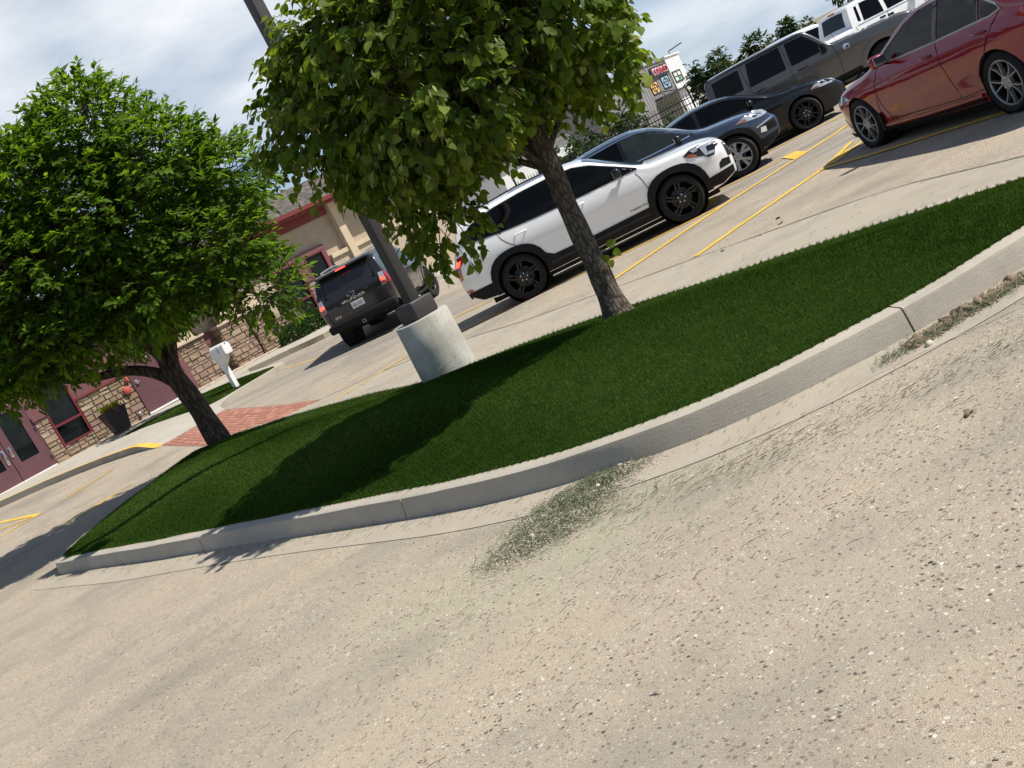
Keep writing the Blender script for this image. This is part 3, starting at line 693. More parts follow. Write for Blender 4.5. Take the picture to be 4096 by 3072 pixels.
# grit inside the heap
N = 7000; c = rng.choice(len(HC), N); P = np.array(HC)[c] + rng.normal(0, .12, (N, 2)); P = P[outside_island(P)]; N = len(P); s = rng.uniform(.002, .0055, N); Z = ztv(P[:, 0], P[:, 1]) + heap_z(P) * .8 + .006
Vo = np.array([(1, 0, 0), (-1, 0, 0), (0, 1, 0), (0, -1, 0), (0, 0, 1), (0, 0, -1)]); Fo = np.array([(0, 2, 4), (2, 1, 4), (1, 3, 4), (3, 0, 4), (2, 0, 5), (1, 2, 5), (3, 1, 5), (0, 3, 5)])
np_mesh('heap_grit', (np.c_[P, Z][:, None] + Vo[None] * s[:, None, None]).reshape(-1, 3), (Fo[None] + (np.arange(N) * 6)[:, None, None]).reshape(-1, 3), 'pebble', hv)
for i_, (x, y, r, lb) in enumerate([(-.27, 5.21, .022, 'pinkish pebble at the left end of the grass clipping pile'), (.16, 5.48, .016, 'small tan pebble in the middle of the clipping pile'), (.33, 5.62, .022, 'tan stone at the right end of the clipping pile by the kerb')]):
    tag(place(rock('pebble', r, 40 + i_, 'pebble'), x, y, .03, i_), lb, 'stone', 'stones by the kerb')
tag(place(rock('pebble', .026, 51, 'pebble'), 1.985, 5.08, .012, .4), 'smooth whitish stone in front of the dirt clods', 'stone', 'stones by the kerb')
# dirt clods at the joint of the right kerb
ds = tag(empty('dirt_spill'), 'crumbly brown soil spilled along the foot of the right kerb', kind='stuff')
CL_OLD = [(2.0, 5.26, .035), (2.05, 5.28, .03), (2.10, 5.31, .03), (2.17, 5.30, .038), (2.23, 5.32, .045), (2.28, 5.30, .035), (2.33, 5.33, .03), (2.40, 5.34, .045), (2.47, 5.36, .04), (2.53, 5.37, .05), (2.60, 5.40, .045), (2.66, 5.40, .03)]
g9 = np.random.default_rng(99); CL = [(2.0 + .70 * t_ + g9.normal(0, .02), 5.26 + .16 * t_ + g9.normal(0, .022), float(np.clip(g9.gamma(3, .007), .008, .042))) for t_ in np.sort(g9.random(26))]
for i_, (x, y, r) in enumerate(CL):
    o = tag(place(rock('dirt_clod', r, 70 + i_, 'dirt', None, .7, .55), x, y - .02, r * .35, i_ * 1.3), None, 'dirt clod', 'dirt clods along the right kerb')
    o['label'] = 'brown soil clod in the crumbly row at the foot of the right kerb'
N = 9000; t = rng.random(N); P = np.c_[1.95 + .85 * t, 5.20 + .2 * t] + rng.normal(0, .035, (N, 2)); P = P[outside_island(P)]; N = len(P); s = rng.gamma(2, .0025, N) + .001
np_mesh('dirt_crumbs', (np.c_[P, ztv(P[:, 0], P[:, 1]) + .004][:, None] + Vo[None] * s[:, None, None]).reshape(-1, 3), (Fo[None] + (np.arange(N) * 6)[:, None, None]).reshape(-1, 3), 'dirt', ds)
N = 1500; t = rng.random(N); P = np.c_[1.75 + 1.35 * t, 5.15 + .22 * t] + rng.normal(0, .04, (N, 2)); P = P[outside_island(P)]; N = len(P)
clip_mesh('weed_blades', P, rng.gamma(3, .008, N) + .012, np.full(N, .003), rng.random(N) * 6.28, rng.uniform(0, .025, N), 'clipping', np.clip(rng.normal(.6, .25, N), 0, 1), ds)
# loose aggregate pebbles standing proud of the foreground paving
N = 2600; P = np.c_[rng.uniform(-3.6, 2.6, N), rng.uniform(2.0, 6.5, N)]; P = P[outside_island(P)]; N = len(P); s = rng.gamma(3, .0012, N) + .0015
simple('gravel_mix', (.36, .30, .24), .85, var=.65, scale=55, obj=False)
np_mesh_o = np_mesh('loose_gravel', (np.c_[P, ztv(P[:, 0], P[:, 1]) + .001][:, None] + (Vo * np.array([1.3, .9, .6]))[None] * s[:, None, None]).reshape(-1, 3), (Fo[None] + (np.arange(N) * 6)[:, None, None]).reshape(-1, 3), 'gravel_mix', smooth=True)
tag(np_mesh_o, 'fine loose pebbles over the foreground paving', kind='stuff')
for i_, (x, y, lb) in enumerate([(2.75, 11.35, 'dark leaf crumb on the pan seam left of the others'), (3.15, 11.1, 'brown leaf crumb lying by the seam of the drainage pan'), (3.55, 11.65, 'small green sprig lying on the aggregate behind the seam'), (3.42, 11.2, 'brown leaf scrap right of the green sprig on the aggregate')]):
    o = tag(place(rock('leaf_scrap', .03, 90 + i_, 'dirt' if i_ != 2 else 'turf_soil', None, .35, .4), x, y, .008, i_), lb, 'leaf scrap', 'leaf scraps on the paving')
o = tag(place(rock('leaf_scrap', .022, 97, 'dirt', None, .5, .4), 1.62, 4.05, .008, 1), 'single dark brown leaf scrap right in the foreground paving', 'leaf scrap', 'leaf scraps on the paving')
# ------------------------------------------------------------------ trees
def leaf_template(kind):
    if kind == 'heart':       # linden: broad heart with a fold, x along the leaf
        rim = [(0, 0), (.03, .26), (.2, .45), (.5, .44), (.8, .24), (1.05, 0), (.8, -.24), (.5, -.44), (.2, -.45), (.03, -.26)]
    elif kind == 'bract':
        rim = [(0, 0), (.15, .09), (.6, .12), (1, .03), (1, -.03), (.6, -.12), (.15, -.09)]
    else:                     # lance leaf
        rim = [(0, 0), (.15, .15), (.40, .24), (.68, .17), (1.0, 0), (.68, -.17), (.40, -.24), (.15, -.15)]
    V = [(x, y, .22 * abs(y) - .18 * x * x) for x, y in rim]; mid = [(.35, 0, -.03), (.7, 0, -.10)]
    n = len(rim); V = V + mid; F = []
    for i in range(n):
        j = (i + 1) % n; c = n if (rim[i][0] + rim[j][0]) / 2 < .5 else n + 1
        F.append((c, i, j))
    for s in (0, 1):    # bridge between the two mid points
        pass
    F += [(n, k, n + 1) for k in ()]
    # fill the gaps along the fold
    up = [i for i in range(n) if rim[i][1] > 0]; lo = [i for i in range(n) if rim[i][1] < 0]
    def sw(side, flip):
        prev = None
        ordd = sorted(side, key=lambda i: rim[i][0])
        for a, b in zip(ordd, ordd[1:]):
            ca = n if (rim[a][0] + rim[b][0]) / 2 < .5 else n + 1
            if prev == n and ca == n + 1: F.append((n, a, n + 1) if not flip else (n, n + 1, a))
            prev = ca
    sw(up, False); sw(lo, True)
    return np.array(V, float), np.array(F)
TPL = {k: leaf_template(k) for k in ('heart', 'bract', 'lance')}
def frames(X, Zh):
    X = X / np.linalg.norm(X, axis=1)[:, None]; Y = np.cross(Zh, X); l = np.linalg.norm(Y, axis=1)[:, None]; Y = Y / np.maximum(l, 1e-6); Z = np.cross(X, Y); return X, Y, Z
def leaf_batch(name, kind, P, X, Zh, S, mat, parent, r, asp=None):
    V, F = TPL[kind]; X, Y, Z = frames(X, Zh); N = len(P); a = np.ones(N) if asp is None else asp
    Q = P[:, None] + S[:, None, None] * (V[None, :, 0:1] * X[:, None] + V[None, :, 1:2] * a[:, None, None] * Y[:, None] + V[None, :, 2:3] * Z[:, None])
    return np_mesh(name, Q.reshape(-1, 3), (F[None] + (np.arange(N) * len(V))[:, None, None]).reshape(-1, 3), mat, parent, smooth=True, attrs={'rnd': np.repeat(r, len(V))})
def single_leaves(kind, P, X, Zh, S, mat, parent, n=300):
    V, F = TPL[kind]; me = bpy.data.meshes.new('leaf'); me.from_pydata([tuple(v) for v in V], [], [tuple(f) for f in F]); me.materials.append(MATS[mat]); me.polygons.foreach_set('use_smooth', [True] * len(F))
    X, Y, Z = frames(X, Zh)
    for i in range(min(n, len(P))):
        o = bpy.data.objects.new('leaf', me); C.objects.link(o); o.parent = parent
        m = Matrix.Identity(4)
        for k in range(3): m[k][0] = X[i, k] * S[i]; m[k][1] = Y[i, k] * S[i]; m[k][2] = Z[i, k] * S[i]; m[k][3] = P[i, k]
        o.matrix_local = m
def limb(mb, pts, r0, r1, n=9):
    P = catmull(pts, .12); m = len(P); mb.tube(P, [r0 + (r1 - r0) * (i / (m - 1)) ** .8 for i in range(m)], n)
def bumpy(o, amp, f, seed=0):
    me = o.data
    for v in me.vertices:
        p = v.co; a = math.sin(p.z * f + seed) * math.sin(p.x * f * 3 + p.y * f * 2.3 + seed * 2) + .6 * math.sin(p.z * f * 2.7 + p.x * 31 + p.y * 27)
        nrm = v.normal; v.co = p + nrm * amp * a

def twig_leaves(centers, out_dir, n_leaf, tw_len, droop, spread, leaf_rule):
    """leaves along short drooping twigs; returns arrays P, X (leaf axis), Z (leaf upper side)"""
    N = len(centers); P = []; X = []; Zs = []; TW = []
    for i in range(N):
        d = Vector(out_dir[i]).normalized(); d = (d + Vector(rng.normal(0, spread, 3))).normalized(); d.z -= droop * .5; d.normalize(); b = Vector(centers[i]); side = d.cross(Vector((0, 0, 1)))
        side = side.normalized() if side.length > .05 else Vector((1, 0, 0)); pts = []
        for k in range(n_leaf):
            t = (k + .5) / n_leaf; p = b + d * (tw_len * t) + Vector((0, 0, -droop * tw_len * t * t)); s = 1 if k % 2 else -1
            ax, up = leaf_rule(d, side * s, t)
            P.append(p + Vector(rng.normal(0, .012, 3))); X.append(ax); Zs.append(up)
        TW.append((b, d))
    return np.array([tuple(p) for p in P]), np.array([tuple(p) for p in X]), np.array([tuple(p) for p in Zs]), TW

def pick_lobes(lobes, N, shell=.55):
    """points in the outer shell of a union of ellipsoids (cx,cy,cz,rx,ry,rz)"""
    L = np.array(lobes); vol = (L[:, 3] * L[:, 4] * L[:, 5]) ** (2 / 3.); out = []; dirs = []
    while len(out) < N:
        k = rng.choice(len(L), p=vol / vol.sum()); d = rng.normal(0, 1, 3); d /= np.linalg.norm(d); r = shell + (1 - shell) * rng.random() ** .6
        p = L[k, :3] + d * r * L[k, 3:]
        ok = True
        for j in range(len(L)):
            if j != k and (((p - L[j, :3]) / L[j, 3:]) ** 2).sum() < .30: ok = False; break
        if ok: out.append(p); dirs.append(d)
    return np.array(out), np.array(dirs)

CAMP = np.array([0, 0, 1.67])
# ---- linden on the right of the pier
bx, by = 1.12, 9.05; bz = .29
LT = empty('linden_tree', (bx, by, bz)); tag(LT, 'young linden with heart-shaped leaves and pale bracts on the mound right of the pier', 'tree', 'trees with full crowns')
mb = MB()
tp = [(0, 0, -.08), (0, 0, .0), (0, 0, .2), (.01, 0, .5), (.02, .0, .9), (.035, .01, 1.25), (.04, .02, 1.5), (.02, .03, 1.75)]
tr = [.175, .140, .106, .098, .092, .088, .098, .085]; P_ = catmull(tp, .05); mb.tube(P_, [interp(list(zip([q[2] for q in tp], tr)), p.z) for p in P_], 20); tk = mb.build('trunk', 'linden_bark', LT, True, 180)
bumpy(tk, .006, 5.0)
mb = MB(); top = (.02, .03, 1.65)
for e_, r0 in (((-.9, -.2, 2.6), .05), ((-.5, .4, 3.2), .055), ((.2, .1, 3.6), .06), ((.8, -.3, 2.9), .05), ((.6, .5, 2.4), .045), ((-.6, -.7, 2.2), .04), ((.1, -.8, 2.7), .045), ((-1.1, .2, 1.9), .035), ((.9, .1, 2.0), .035), ((-.3, .9, 2.6), .045)):
    m_ = tuple((a * .45 + b * .55) + (rng.normal(0, .05)) for a, b in zip(e_, top)); limb(mb, [(top[0], top[1], top[2] - .12 - random.random() * .15), (m_[0], m_[1], m_[2] + .08), e_], r0, .012, 8)
br = mb.build('limbs', 'linden_bark', LT, True, 180); br['kind'] = 'stuff'
lob = [(-.92, -.25, 2.85, .75, .75, .62), (-1.25, .1, 2.6, .72, .8, .65), (-1.1, 0, 2.15, .48, .5, .4), (-.2, -.3, 3.05, .9, .9, .7), (.38, -.2, 2.75, .72, .9, .68), (.55, -.2, 2.35, .48, .7, .42), (-.65, -.55, 2.25, .72, .7, .48), (-.98, -.2, 1.98, .42, .5, .36), (-1.0, -.05, 1.42, .28, .3, .24), (-.2, -.4, 2.2, .5, .5, .26), (.3, .2, 2.05, .34, .4, .2), (.1, .2, 3.42, .8, .8, .5), (.45, .0, 3.15, .5, .7, .5), (.68, -.15, 1.95, .30, .45, .2), (-.35, .5, 2.6, .9, .7, .9)]
lob = [(a, b - .2, c_, d, e_, f_) for a, b, c_, d, e_, f_ in lob]   # LINSHIFT: crown leans a little towards the drive
crown = empty('crown', (0, 0, 0), parent=LT)
cen, dr = pick_lobes(lob, 2700, .5)
def lin_rule(d, s, t):
    ax = (s * .75 + d * .5 + Vector(rng.normal(0, .35, 3)) + Vector((0, 0, -.55))).normalized(); up = (Vector((0, 0, 1)) * .9 + d * .55 + Vector(rng.normal(0, .32, 3))).normalized(); return ax, up
P, X, Zh, TW = twig_leaves(cen, dr, 8, .24, .3, .3, lin_rule); N = len(P)
S = rng.uniform(.06, .105, N) * np.where(rng.random(N) < .15, .7, 1.0)
r = np.clip(.38 + np.repeat(rng.normal(0, .2, N // 8), 8) + rng.normal(0, .17, N), 0, 1)
base = np.array([bx, by, bz]); depth = np.linalg.norm(P + base - CAMP, axis=1); lobe_d = depth + rng.random(N) * .5
ordr = np.argsort(lobe_d); sgl = ordr[:2600][rng.permutation(2600)[:300]]; rest = np.setdiff1d(np.arange(N), sgl)
o = leaf_batch('foliage', 'heart', P[rest], X[rest], Zh[rest], S[rest], 'linden_leaf', crown, r[rest]); o['kind'] = 'stuff'
single_leaves('heart', P[sgl], X[sgl], Zh[sgl], S[sgl], 'linden_leaf_single', crown)
bi = rng.permutation(N)[:3600]; Xb = X[bi] + rng.normal(0, .3, (len(bi), 3)); Xb[:, 2] -= .5
o = leaf_batch('bracts', 'bract', P[bi] + rng.normal(0, .025, (len(bi), 3)), Xb, Zh[bi] + rng.normal(0, .5, (len(bi), 3)), rng.uniform(.05, .085, len(bi)), 'linden_bract', crown, rng.random(len(bi))); o['kind'] = 'stuff'
mb = MB()
for b, d in TW[::2]: mb.tube([b - d * .18, b + d * .12, b + d * .26 + Vector((0, 0, -.12))], [.006, .004, .002], 4, False)
o = mb.build('twigs', 'linden_bark', crown); o['kind'] = 'stuff'
# sprout on the trunk
spr = empty('sprout', (.11, -.03, .48), parent=LT)
single_leaves('heart', np.array([(0, -.03, .03), (.06, -.02, .08), (.09, -.03, .03), (.02, -.05, -.03)]), np.array([(-.2, -.1, -1), (.8, -.1, .25), (.5, -.2, -.8), (-.1, -.2, -1)], float), np.array([(.1, -1, .1), (.1, -1, .5), (.2, -1, .1), (0, -1, .2)], float), np.array([.085, .09, .08, .07]), 'linden_leaf_single', spr)

# ---- big tree on the left end of the island
bx, by, bz = -4.71, 17.05, .24
AT = empty('ash_tree', (bx, by, bz)); tag(AT, 'large full tree with narrow pointed leaves and dark furrowed forking trunk on the left', 'tree', 'trees with full crowns')
mb = MB()
limb(mb, [(.0, 0, -.1), (0, 0, .05), (-.02, 0, .45), (-.06, 0, .9), (-.10, 0, 1.25), (-.08, 0, 1.5)], .20, .15, 18)
tk = mb.build('trunk', 'ash_bark', AT, True, 180); bumpy(tk, .012, 4.0, 2)
mb = MB()
for pts, r0, r1 in (([(-.1, 0, 1.1), (-.35, -.05, 1.45), (-.75, -.1, 1.7), (-1.3, -.2, 1.85), (-2.0, -.3, 2.2)], .115, .04), ([(-.09, 0, 1.3), (-.12, .0, 1.7), (-.05, .05, 2.3), (.1, .1, 3.2), (.5, .1, 4.4), (.9, .1, 5.6)], .13, .025),
                    ([(-.05, 0, 1.35), (.15, -.1, 1.75), (.45, -.2, 2.1), (1.0, -.3, 2.7), (1.7, -.3, 3.2)], .10, .03), ([(-.09, 0, 1.4), (-.3, .1, 2.0), (-.8, .2, 3.0), (-1.2, .2, 4.2)], .09, .025),
                    ([(-.05, 0, 1.4), (.1, .3, 2.1), (.3, .8, 3.0), (.4, 1.2, 4.0)], .08, .025), ([(-.1, 0, 1.4), (-.2, -.5, 2.2), (-.3, -1.1, 3.0)], .08, .025), ([(-.75, -.1, 1.7), (-1.2, -.5, 2.2), (-1.8, -.9, 2.8)], .06, .02), ([(.1, .1, 3.2), (-.6, .0, 4.2), (-1.0, 0, 5.2)], .05, .015), ([(.45, -.2, 2.1), (1.2, -.5, 2.2), (2.0, -.5, 2.1)], .05, .015)):
    limb(mb, pts, r0, r1, 10)
br = mb.build('limbs', 'ash_bark', AT, True, 180); br['kind'] = 'stuff'
lob = [(.85, 0, 4.85, .95, 1.2, .8), (1.05, 0, 5.4, .40, .5, .36), (.25, -.2, 4.5, 1.1, 1.2, .9), (-.6, 0, 4.5, 1.2, 1.3, .85), (-1.6, 0, 4.4, 1.1, 1.2, .9), (1.6, -.2, 4.1, .85, 1.1, .75), (2.25, 0, 3.55, .65, .8, .65), (.7, -.5, 3.7, 1.2, 1.1, .9), (-.6, -.7, 3.5, 1.3, 1.1, .9), (-1.9, -.4, 3.3, 1.3, 1.2, 1.0), (1.7, -.4, 2.75, .95, .9, .7), (.7, -.7, 2.6, .9, .8, .55), (2.05, -.3, 1.95, .62, .6, .5), (-.8, -.7, 2.65, 1.0, .8, .55), (-1.8, -.4, 2.5, .9, .8, .45), (-2.6, 0, 3.0, .9, 1.0, .75), (-.3, 1.0, 3.8, 1.7, 1.0, 1.4), (-2.7, .2, 4.0, 1.0, 1.1, 1.0), (1.1, .9, 3.4, 1.2, 1.0, 1.1), (-3.0, 0, 3.5, .8, 1.0, .8), (-.35, -.5, 2.3, .8, .6, .3)]
lob = [(a, b - 1.15, c_ - .05, d * .96, e_, f_ * .97) for a, b, c_, d, e_, f_ in lob]
crown = empty('crown', (0, 0, 0), parent=AT)
cen, dr = pick_lobes(lob, 7600, .55)
def ash_rule(d, s, t):
    ax = (s * .7 + d * .9 + Vector(rng.normal(0, .3, 3)) + Vector((0, 0, -.25))).normalized(); up = (Vector((0, 0, 1)) + d * .35 + Vector(rng.normal(0, .35, 3))).normalized(); return ax, up
dr2 = dr.copy(); dr2[:, 2] += .55
P, X, Zh, TW = twig_leaves(cen, dr2, 9, .34, .25, .28, ash_rule); N = len(P); S = rng.uniform(.085, .15, N)
r = np.clip(.42 + np.repeat(rng.normal(0, .2, N // 9), 9) + rng.normal(0, .16, N), 0, 1); base = np.array([bx, by, bz]); depth = np.linalg.norm(P + base - CAMP, axis=1)
ordr = np.argsort(depth); sgl = ordr[:5000][rng.permutation(5000)[:300]]; rest = np.setdiff1d(np.arange(N), sgl)
o = leaf_batch('foliage', 'lance', P[rest], X[rest], Zh[rest], S[rest], 'ash_leaf', crown, r[rest]); o['kind'] = 'stuff'
single_leaves('lance', P[sgl], X[sgl], Zh[sgl], S[sgl], 'ash_leaf_single', crown)
mb = MB()
for b, d in TW[::2]: mb.tube([b - d * .22, b + d * .15, b + d * .34], [.008, .005, .002], 4, False)
o = mb.build('twigs', 'ash_bark', crown); o['kind'] = 'stuff'

# ---- slim tree on the small lawn strip, its crown hidden in the big one
bx, by = -7.8, 28.2
T2 = empty('street_tree', (bx, by, zt(bx, by) + .16)); tag(T2, 'slim grey tree on the small lawn strip behind the large tree', 'tree')
mb = MB(); limb(mb, [(0, 0, -.1), (0, 0, .3), (-.02, 0, 1.0), (.05, 0, 1.9), (.1, 0, 2.5)], .19, .08, 14); tk = mb.build('trunk', 'linden_bark', T2, True, 180); bumpy(tk, .01, 4, 3)
lob2 = [(.1, 0, 2.35, .9, .9, .38), (-.5, .1, 2.2, .7, .8, .32), (.6, -.1, 2.3, .7, .8, .34)]
cen, dr = pick_lobes(lob2, 650, .55); P, X, Zh, TW = twig_leaves(cen, dr, 7, .34, .25, .3, ash_rule); N = len(P)
o = leaf_batch('crown', 'lance', P, X, Zh, rng.uniform(.09, .15, N), 'ash_leaf', T2, np.clip(rng.normal(.35, .2, N), 0, 1)); o['kind'] = 'stuff'

# ---- trees beyond the fence
def far_tree(x, y, z0, h, wd, label, seed, name='far_tree', n=260):
    g_ = np.random.default_rng(seed); t = empty(name, (x, y, z0)); tag(t, label, 'tree', 'trees beyond the fence')
    mb = MB(); limb(mb, [(0, 0, -.3), (0, 0, h * .3), (wd * .05, 0, h * .7)], .06 * h * .5, .03, 7); mb.build('trunk', 'ash_bark', t, True, 180)
    L = [(g_.normal(0, wd * .28), g_.normal(0, wd * .28), h * (.35 + .6 * g_.random()), wd * (.22 + .15 * g_.random()),) for _ in range(7)]
    lo = [(a, b, min(c, h - d_ * .6), d_, d_, d_ * .8) for a, b, c, d_ in L] + [(0, 0, h * .45, wd * .4, wd * .4, h * .3), (0, 0, h * .85, wd * .18, wd * .18, h * .14)]
    cen, dr = pick_lobes(lo, n, .5); P, X, Zh, TW = twig_leaves(cen, dr, 6, .4, .2, .4, ash_rule); N = len(P)
    o = leaf_batch('crown', 'lance', P, X, Zh, g_.uniform(.2, .34, N), 'far_leaf', t, np.clip(g_.normal(.5, .25, N), 0, 1)); o['kind'] = 'stuff'
for a in ((17.5, 60, 0, 3.3, 1.1, 'dark green slender tree just right of the white end wall', 31), (18.8, 60, 0, 3.1, 1.3, 'bushy green tree left of the boxy grey vehicle roof', 32), (21.3, 60, 0, 2.95, 1.4, 'small round green tree above the grey vehicle roof', 33),
          (23.2, 60, 0, 3.05, .6, 'lone thin sapling top rising before the dry hill', 34), (20.0, 62, 0, 2.5, 1.6, 'low dull green tree between the two bushier ones', 35)): far_tree(*a)
far_tree(20.6, 42, 1.0, 5.4, 4.4, 'big dark tree hanging over the white pickups at the top right', 36, n=700)
far_tree(11.8, 58, 0, 2.9, 2.6, 'dusty green tree behind the fence left of the grey sign wall', 37)
far_tree(8.6, 52, 0, 2.6, 2.0, 'dusty green shrub-like tree behind the fence by the linden crown', 38)
# ------------------------------------------------------------------ restaurant-like building on the left
BO = Vector((-12.1, 28.4)); BU = Vector((.8, .6)); BN = Vector((.6, -.8)); BZ = .78
BLD = empty('stone_building', (BO.x, BO.y, BZ), math.atan2(.6, .8))   # local x = along the front, local -y = outwards
tag(BLD, 'tan stucco building with stone base, mauve trim and brown shingle roof', 'building')
def bbox(name, u0, u1, z0, z1, y0, y1, mat, parent=None, bev=0.0):
    """y measured outward from the wall plane"""
    mb = MB(); mb.box(((u0 + u1) / 2, -(y0 + y1) / 2, (z0 + z1) / 2), (u1 - u0, abs(y1 - y0), z1 - z0), bev=bev); return mb.build(name, mat, parent or BLD)
# wall core behind everything
wall = bbox('wall', -6, 4.62, -1.2, 3.15, -6, -.06, 'stucco_tan'); bbox('wall', 4.62, 7.9, -1.2, 3.15, -6, -.66, 'stucco_tan'); bbox('wall', 7.9, 16, -1.2, 3.15, -6, -.06, 'stucco_tan'); bbox('porch_beam', 4.6, 7.95, 2.62, 3.15, -.64, .0, 'stucco_tan')
STONE_ME = []
for s in range(7):
    bm = bmesh.new(); bmesh.ops.create_cube(bm, size=1.0); rg = np.random.default_rng(s)
    for v in bm.verts:
        if v.co.y < 0: v.co.x *= .93 + rg.normal(0, .02); v.co.z *= .88 + rg.normal(0, .03); v.co.y += rg.normal(0, .1)
    me = bpy.data.meshes.new('stone'); bm.to_mesh(me); bm.free(); me.materials.append(MATS['wall_stone']); STONE_ME.append(me)
def stones(parent, u0, u1, z0, z1, y, side=None, rg=None):
    """coursed ashlar: each stone an object; side=(x,sign) lays them on a side face"""
    rg = rg or np.random.default_rng(int(abs(u0 * 97 + z0 * 13)) + 5); z = z0
    while z < z1 - .02:
        h = float(rg.choice([.075, .095, .115, .15, .19])); h = min(h, z1 - z)
        if z1 - z - h < .05: h = z1 - z
        u = u0
        while u < u1 - .01:
            wv = float(rg.uniform(.14, .40)); wv = min(wv, u1 - u)
            if u1 - u - wv < .07: wv = u1 - u
            o = bpy.data.objects.new('stone', STONE_ME[int(rg.integers(7))]); C.objects.link(o); o.parent = parent
            d = .05 + rg.random() * .03
            if side is None: o.location = (u + wv / 2, -y - d / 2 + .02, z + h / 2); o.scale = (wv - .016, d, h - .016)
            else:
                o.rotation_euler = (0, 0, -math.pi / 2); o.location = (side - d / 2 + .02, -(u + wv / 2), z + h / 2); o.scale = (wv - .016, d, h - .016)
            u += wv
        z += h
# entrance doors (two leaves)
dr_ = empty('door', (0, 0, 0), parent=BLD)
def leaf(u0, u1, par):
    D = .055
    for a, b, c, d in ((u0, u0 + .20, -.06, 2.0), (u1 - .20, u1, -.06, 2.0), (u0 + .20, u1 - .20, 1.80, 2.0), (u0 + .20, u1 - .20, -.06, .44)):
        mb.box(((a + b) / 2, -D / 2, (c + d) / 2), (b - a, D, d - c))
mb = MB(); leaf(-.85, .06, dr_); mb.build('door_leaf', 'door_maroon', dr_); mb = MB(); leaf(-1.80, -.87, dr_); mb.build('door_leaf', 'door_maroon', dr_)
bbox('door_glass', -.65, -.14, .44, 1.80, -.01, .028, 'shop_glass', dr_); bbox('door_glass', -1.60, -1.07, .44, 1.80, -.01, .028, 'shop_glass', dr_)
for u, z0, z1 in ((-.76, .66, .95), (-.95, .52, .95)):
    mb = MB(); mb.box((u, -.06, (z0 + z1) / 2), (.075, .012, z1 - z0), bev=.004); mb.tube([(u, -.065, z0 + .04), (u, -.11, z0 + .05), (u, -.11, z1 - .05), (u, -.065, z1 - .04)], .013, 8); mb.build('door_handle', 'chrome', dr_, True)
for z in (.2, 1.05, 1.75):
    mb = MB(); mb.tube([(.066, -.065, z - .06), (.066, -.065, z + .06)], .012, 8); mb.build('hinge', 'dark_alloy', dr_)
bbox('threshold', -1.9, .1, -.085, -.03, -.02, .10, 'white_plastic', dr_)
bbox('closer_bar', -.85, -.2, 1.93, 1.97, .056, .075, 'machined', dr_)
bbox('door_frame', -2.0, .14, 2.0, 2.12, -.02, .07, 'door_maroon', dr_); bbox('door_frame', .066, .115, -.09, 2.0, -.02, .045, 'door_maroon', dr_)
bbox('trim_band', -6, 3.02, 2.12, 2.45, -.05, .075, 'trim_mauve'); bbox('trim_panel', -6, -2.0, -.1, 2.12, -.05, .05, 'trim_mauve')
# stone panel between door and window with its cap
p1 = empty('stone_base', parent=BLD); bbox('mortar_bed', .115, .5, -.3, 1.22, -.05, .02, 'mortar', p1); stones(p1, .12, .50, -.12, 1.22, .0)
bbox('cap', .10, .52, 1.22, 1.37, -.05, .10, 'trim_mauve', p1, .01); bbox('trim_panel', .115, .5, 1.37, 2.12, -.05, .04, 'trim_mauve')
def window(u0, u1, z0, z1, rail=None, mull=(), name='window', t=.05):
    w_ = empty(name, parent=BLD); mb = MB()
    for a, b, c, d in ((u0, u0 + t, z0, z1), (u1 - t, u1, z0, z1), (u0 + t, u1 - t, z0, z0 + t), (u0 + t, u1 - t, z1 - t, z1)): mb.box(((a + b) / 2, -.02, (c + d) / 2), (b - a, .09, d - c))
    if rail: mb.box(((u0 + u1) / 2, -.02, rail), (u1 - u0 - 2 * t, .088, t * 1.3))
    for m in mull: mb.box((m, -.02, (z0 + z1) / 2), (t, .087, z1 - z0 - 2 * t))
    mb.build('window_frame', 'frame_red', w_)
    zs = [z0 + t] + ([rail] if rail else []) + [z1 - t]
    for a, b in zip(zs, zs[1:]): bbox('pane', u0 + t, u1 - t, a, b, -.03, .0, 'shop_glass', w_)
    return w_
window(.50, 1.36, .27, 2.12, .85)
p2 = empty('stone_base', parent=BLD); bbox('mortar_bed', .5, 1.37, -.3, .27, -.05, .02, 'mortar', p2); stones(p2, .50, 1.37, -.12, .27, .0)
p3 = empty('stone_base', parent=BLD); bbox('mortar_bed', 1.37, 3.01, -.3, 1.24, -.05, -.02, 'mortar', p3); stones(p3, 1.38, 3.0, -.12, 1.24, -.03)
bbox('trim_panel', 1.36, 3.02, 1.24, 2.12, -.05, .02, 'trim_mauve'); bbox('cap', 1.36, 3.0, 1.24, 1.30, -.05, .05, 'fascia_red')
# service door
sd_ = empty('door', parent=BLD); bbox('door_leaf', 3.03, 4.0, -.06, 2.05, -.05, .02, 'door_maroon', sd_); bbox('door_frame', 2.99, 3.03, -.1, 2.1, -.05, .05, 'door_maroon', sd_); bbox('door_frame', 4.0, 4.06, -.1, 2.1, -.05, .05, 'door_maroon', sd_)
bbox('threshold', 3.0, 4.1, -.085, -.03, -.02, .08, 'white_plastic', sd_); bbox('trim_panel', 4.06, 4.7, -.3, 3.0, -.05, .02, 'trim_mauve'); bbox('trim_panel', 3.02, 4.06, 2.1, 3.0, -.05, .03, 'trim_mauve')
mb = MB(); mb.box((3.12, -.03, .93), (.09, .02, .13), bev=.006); mb.tube([(3.12, -.03, .92), (3.12, -.085, .92), (3.21, -.085, .92)], .014, 8); mb.build('door_handle', 'machined', sd_, True)
text_obj('lettering', 'ver', .10, 'plate_white', sd_, Matrix.Translation((3.72, -.024, 1.47)) @ Matrix.Rotation(math.pi / 2, 4, 'X'))
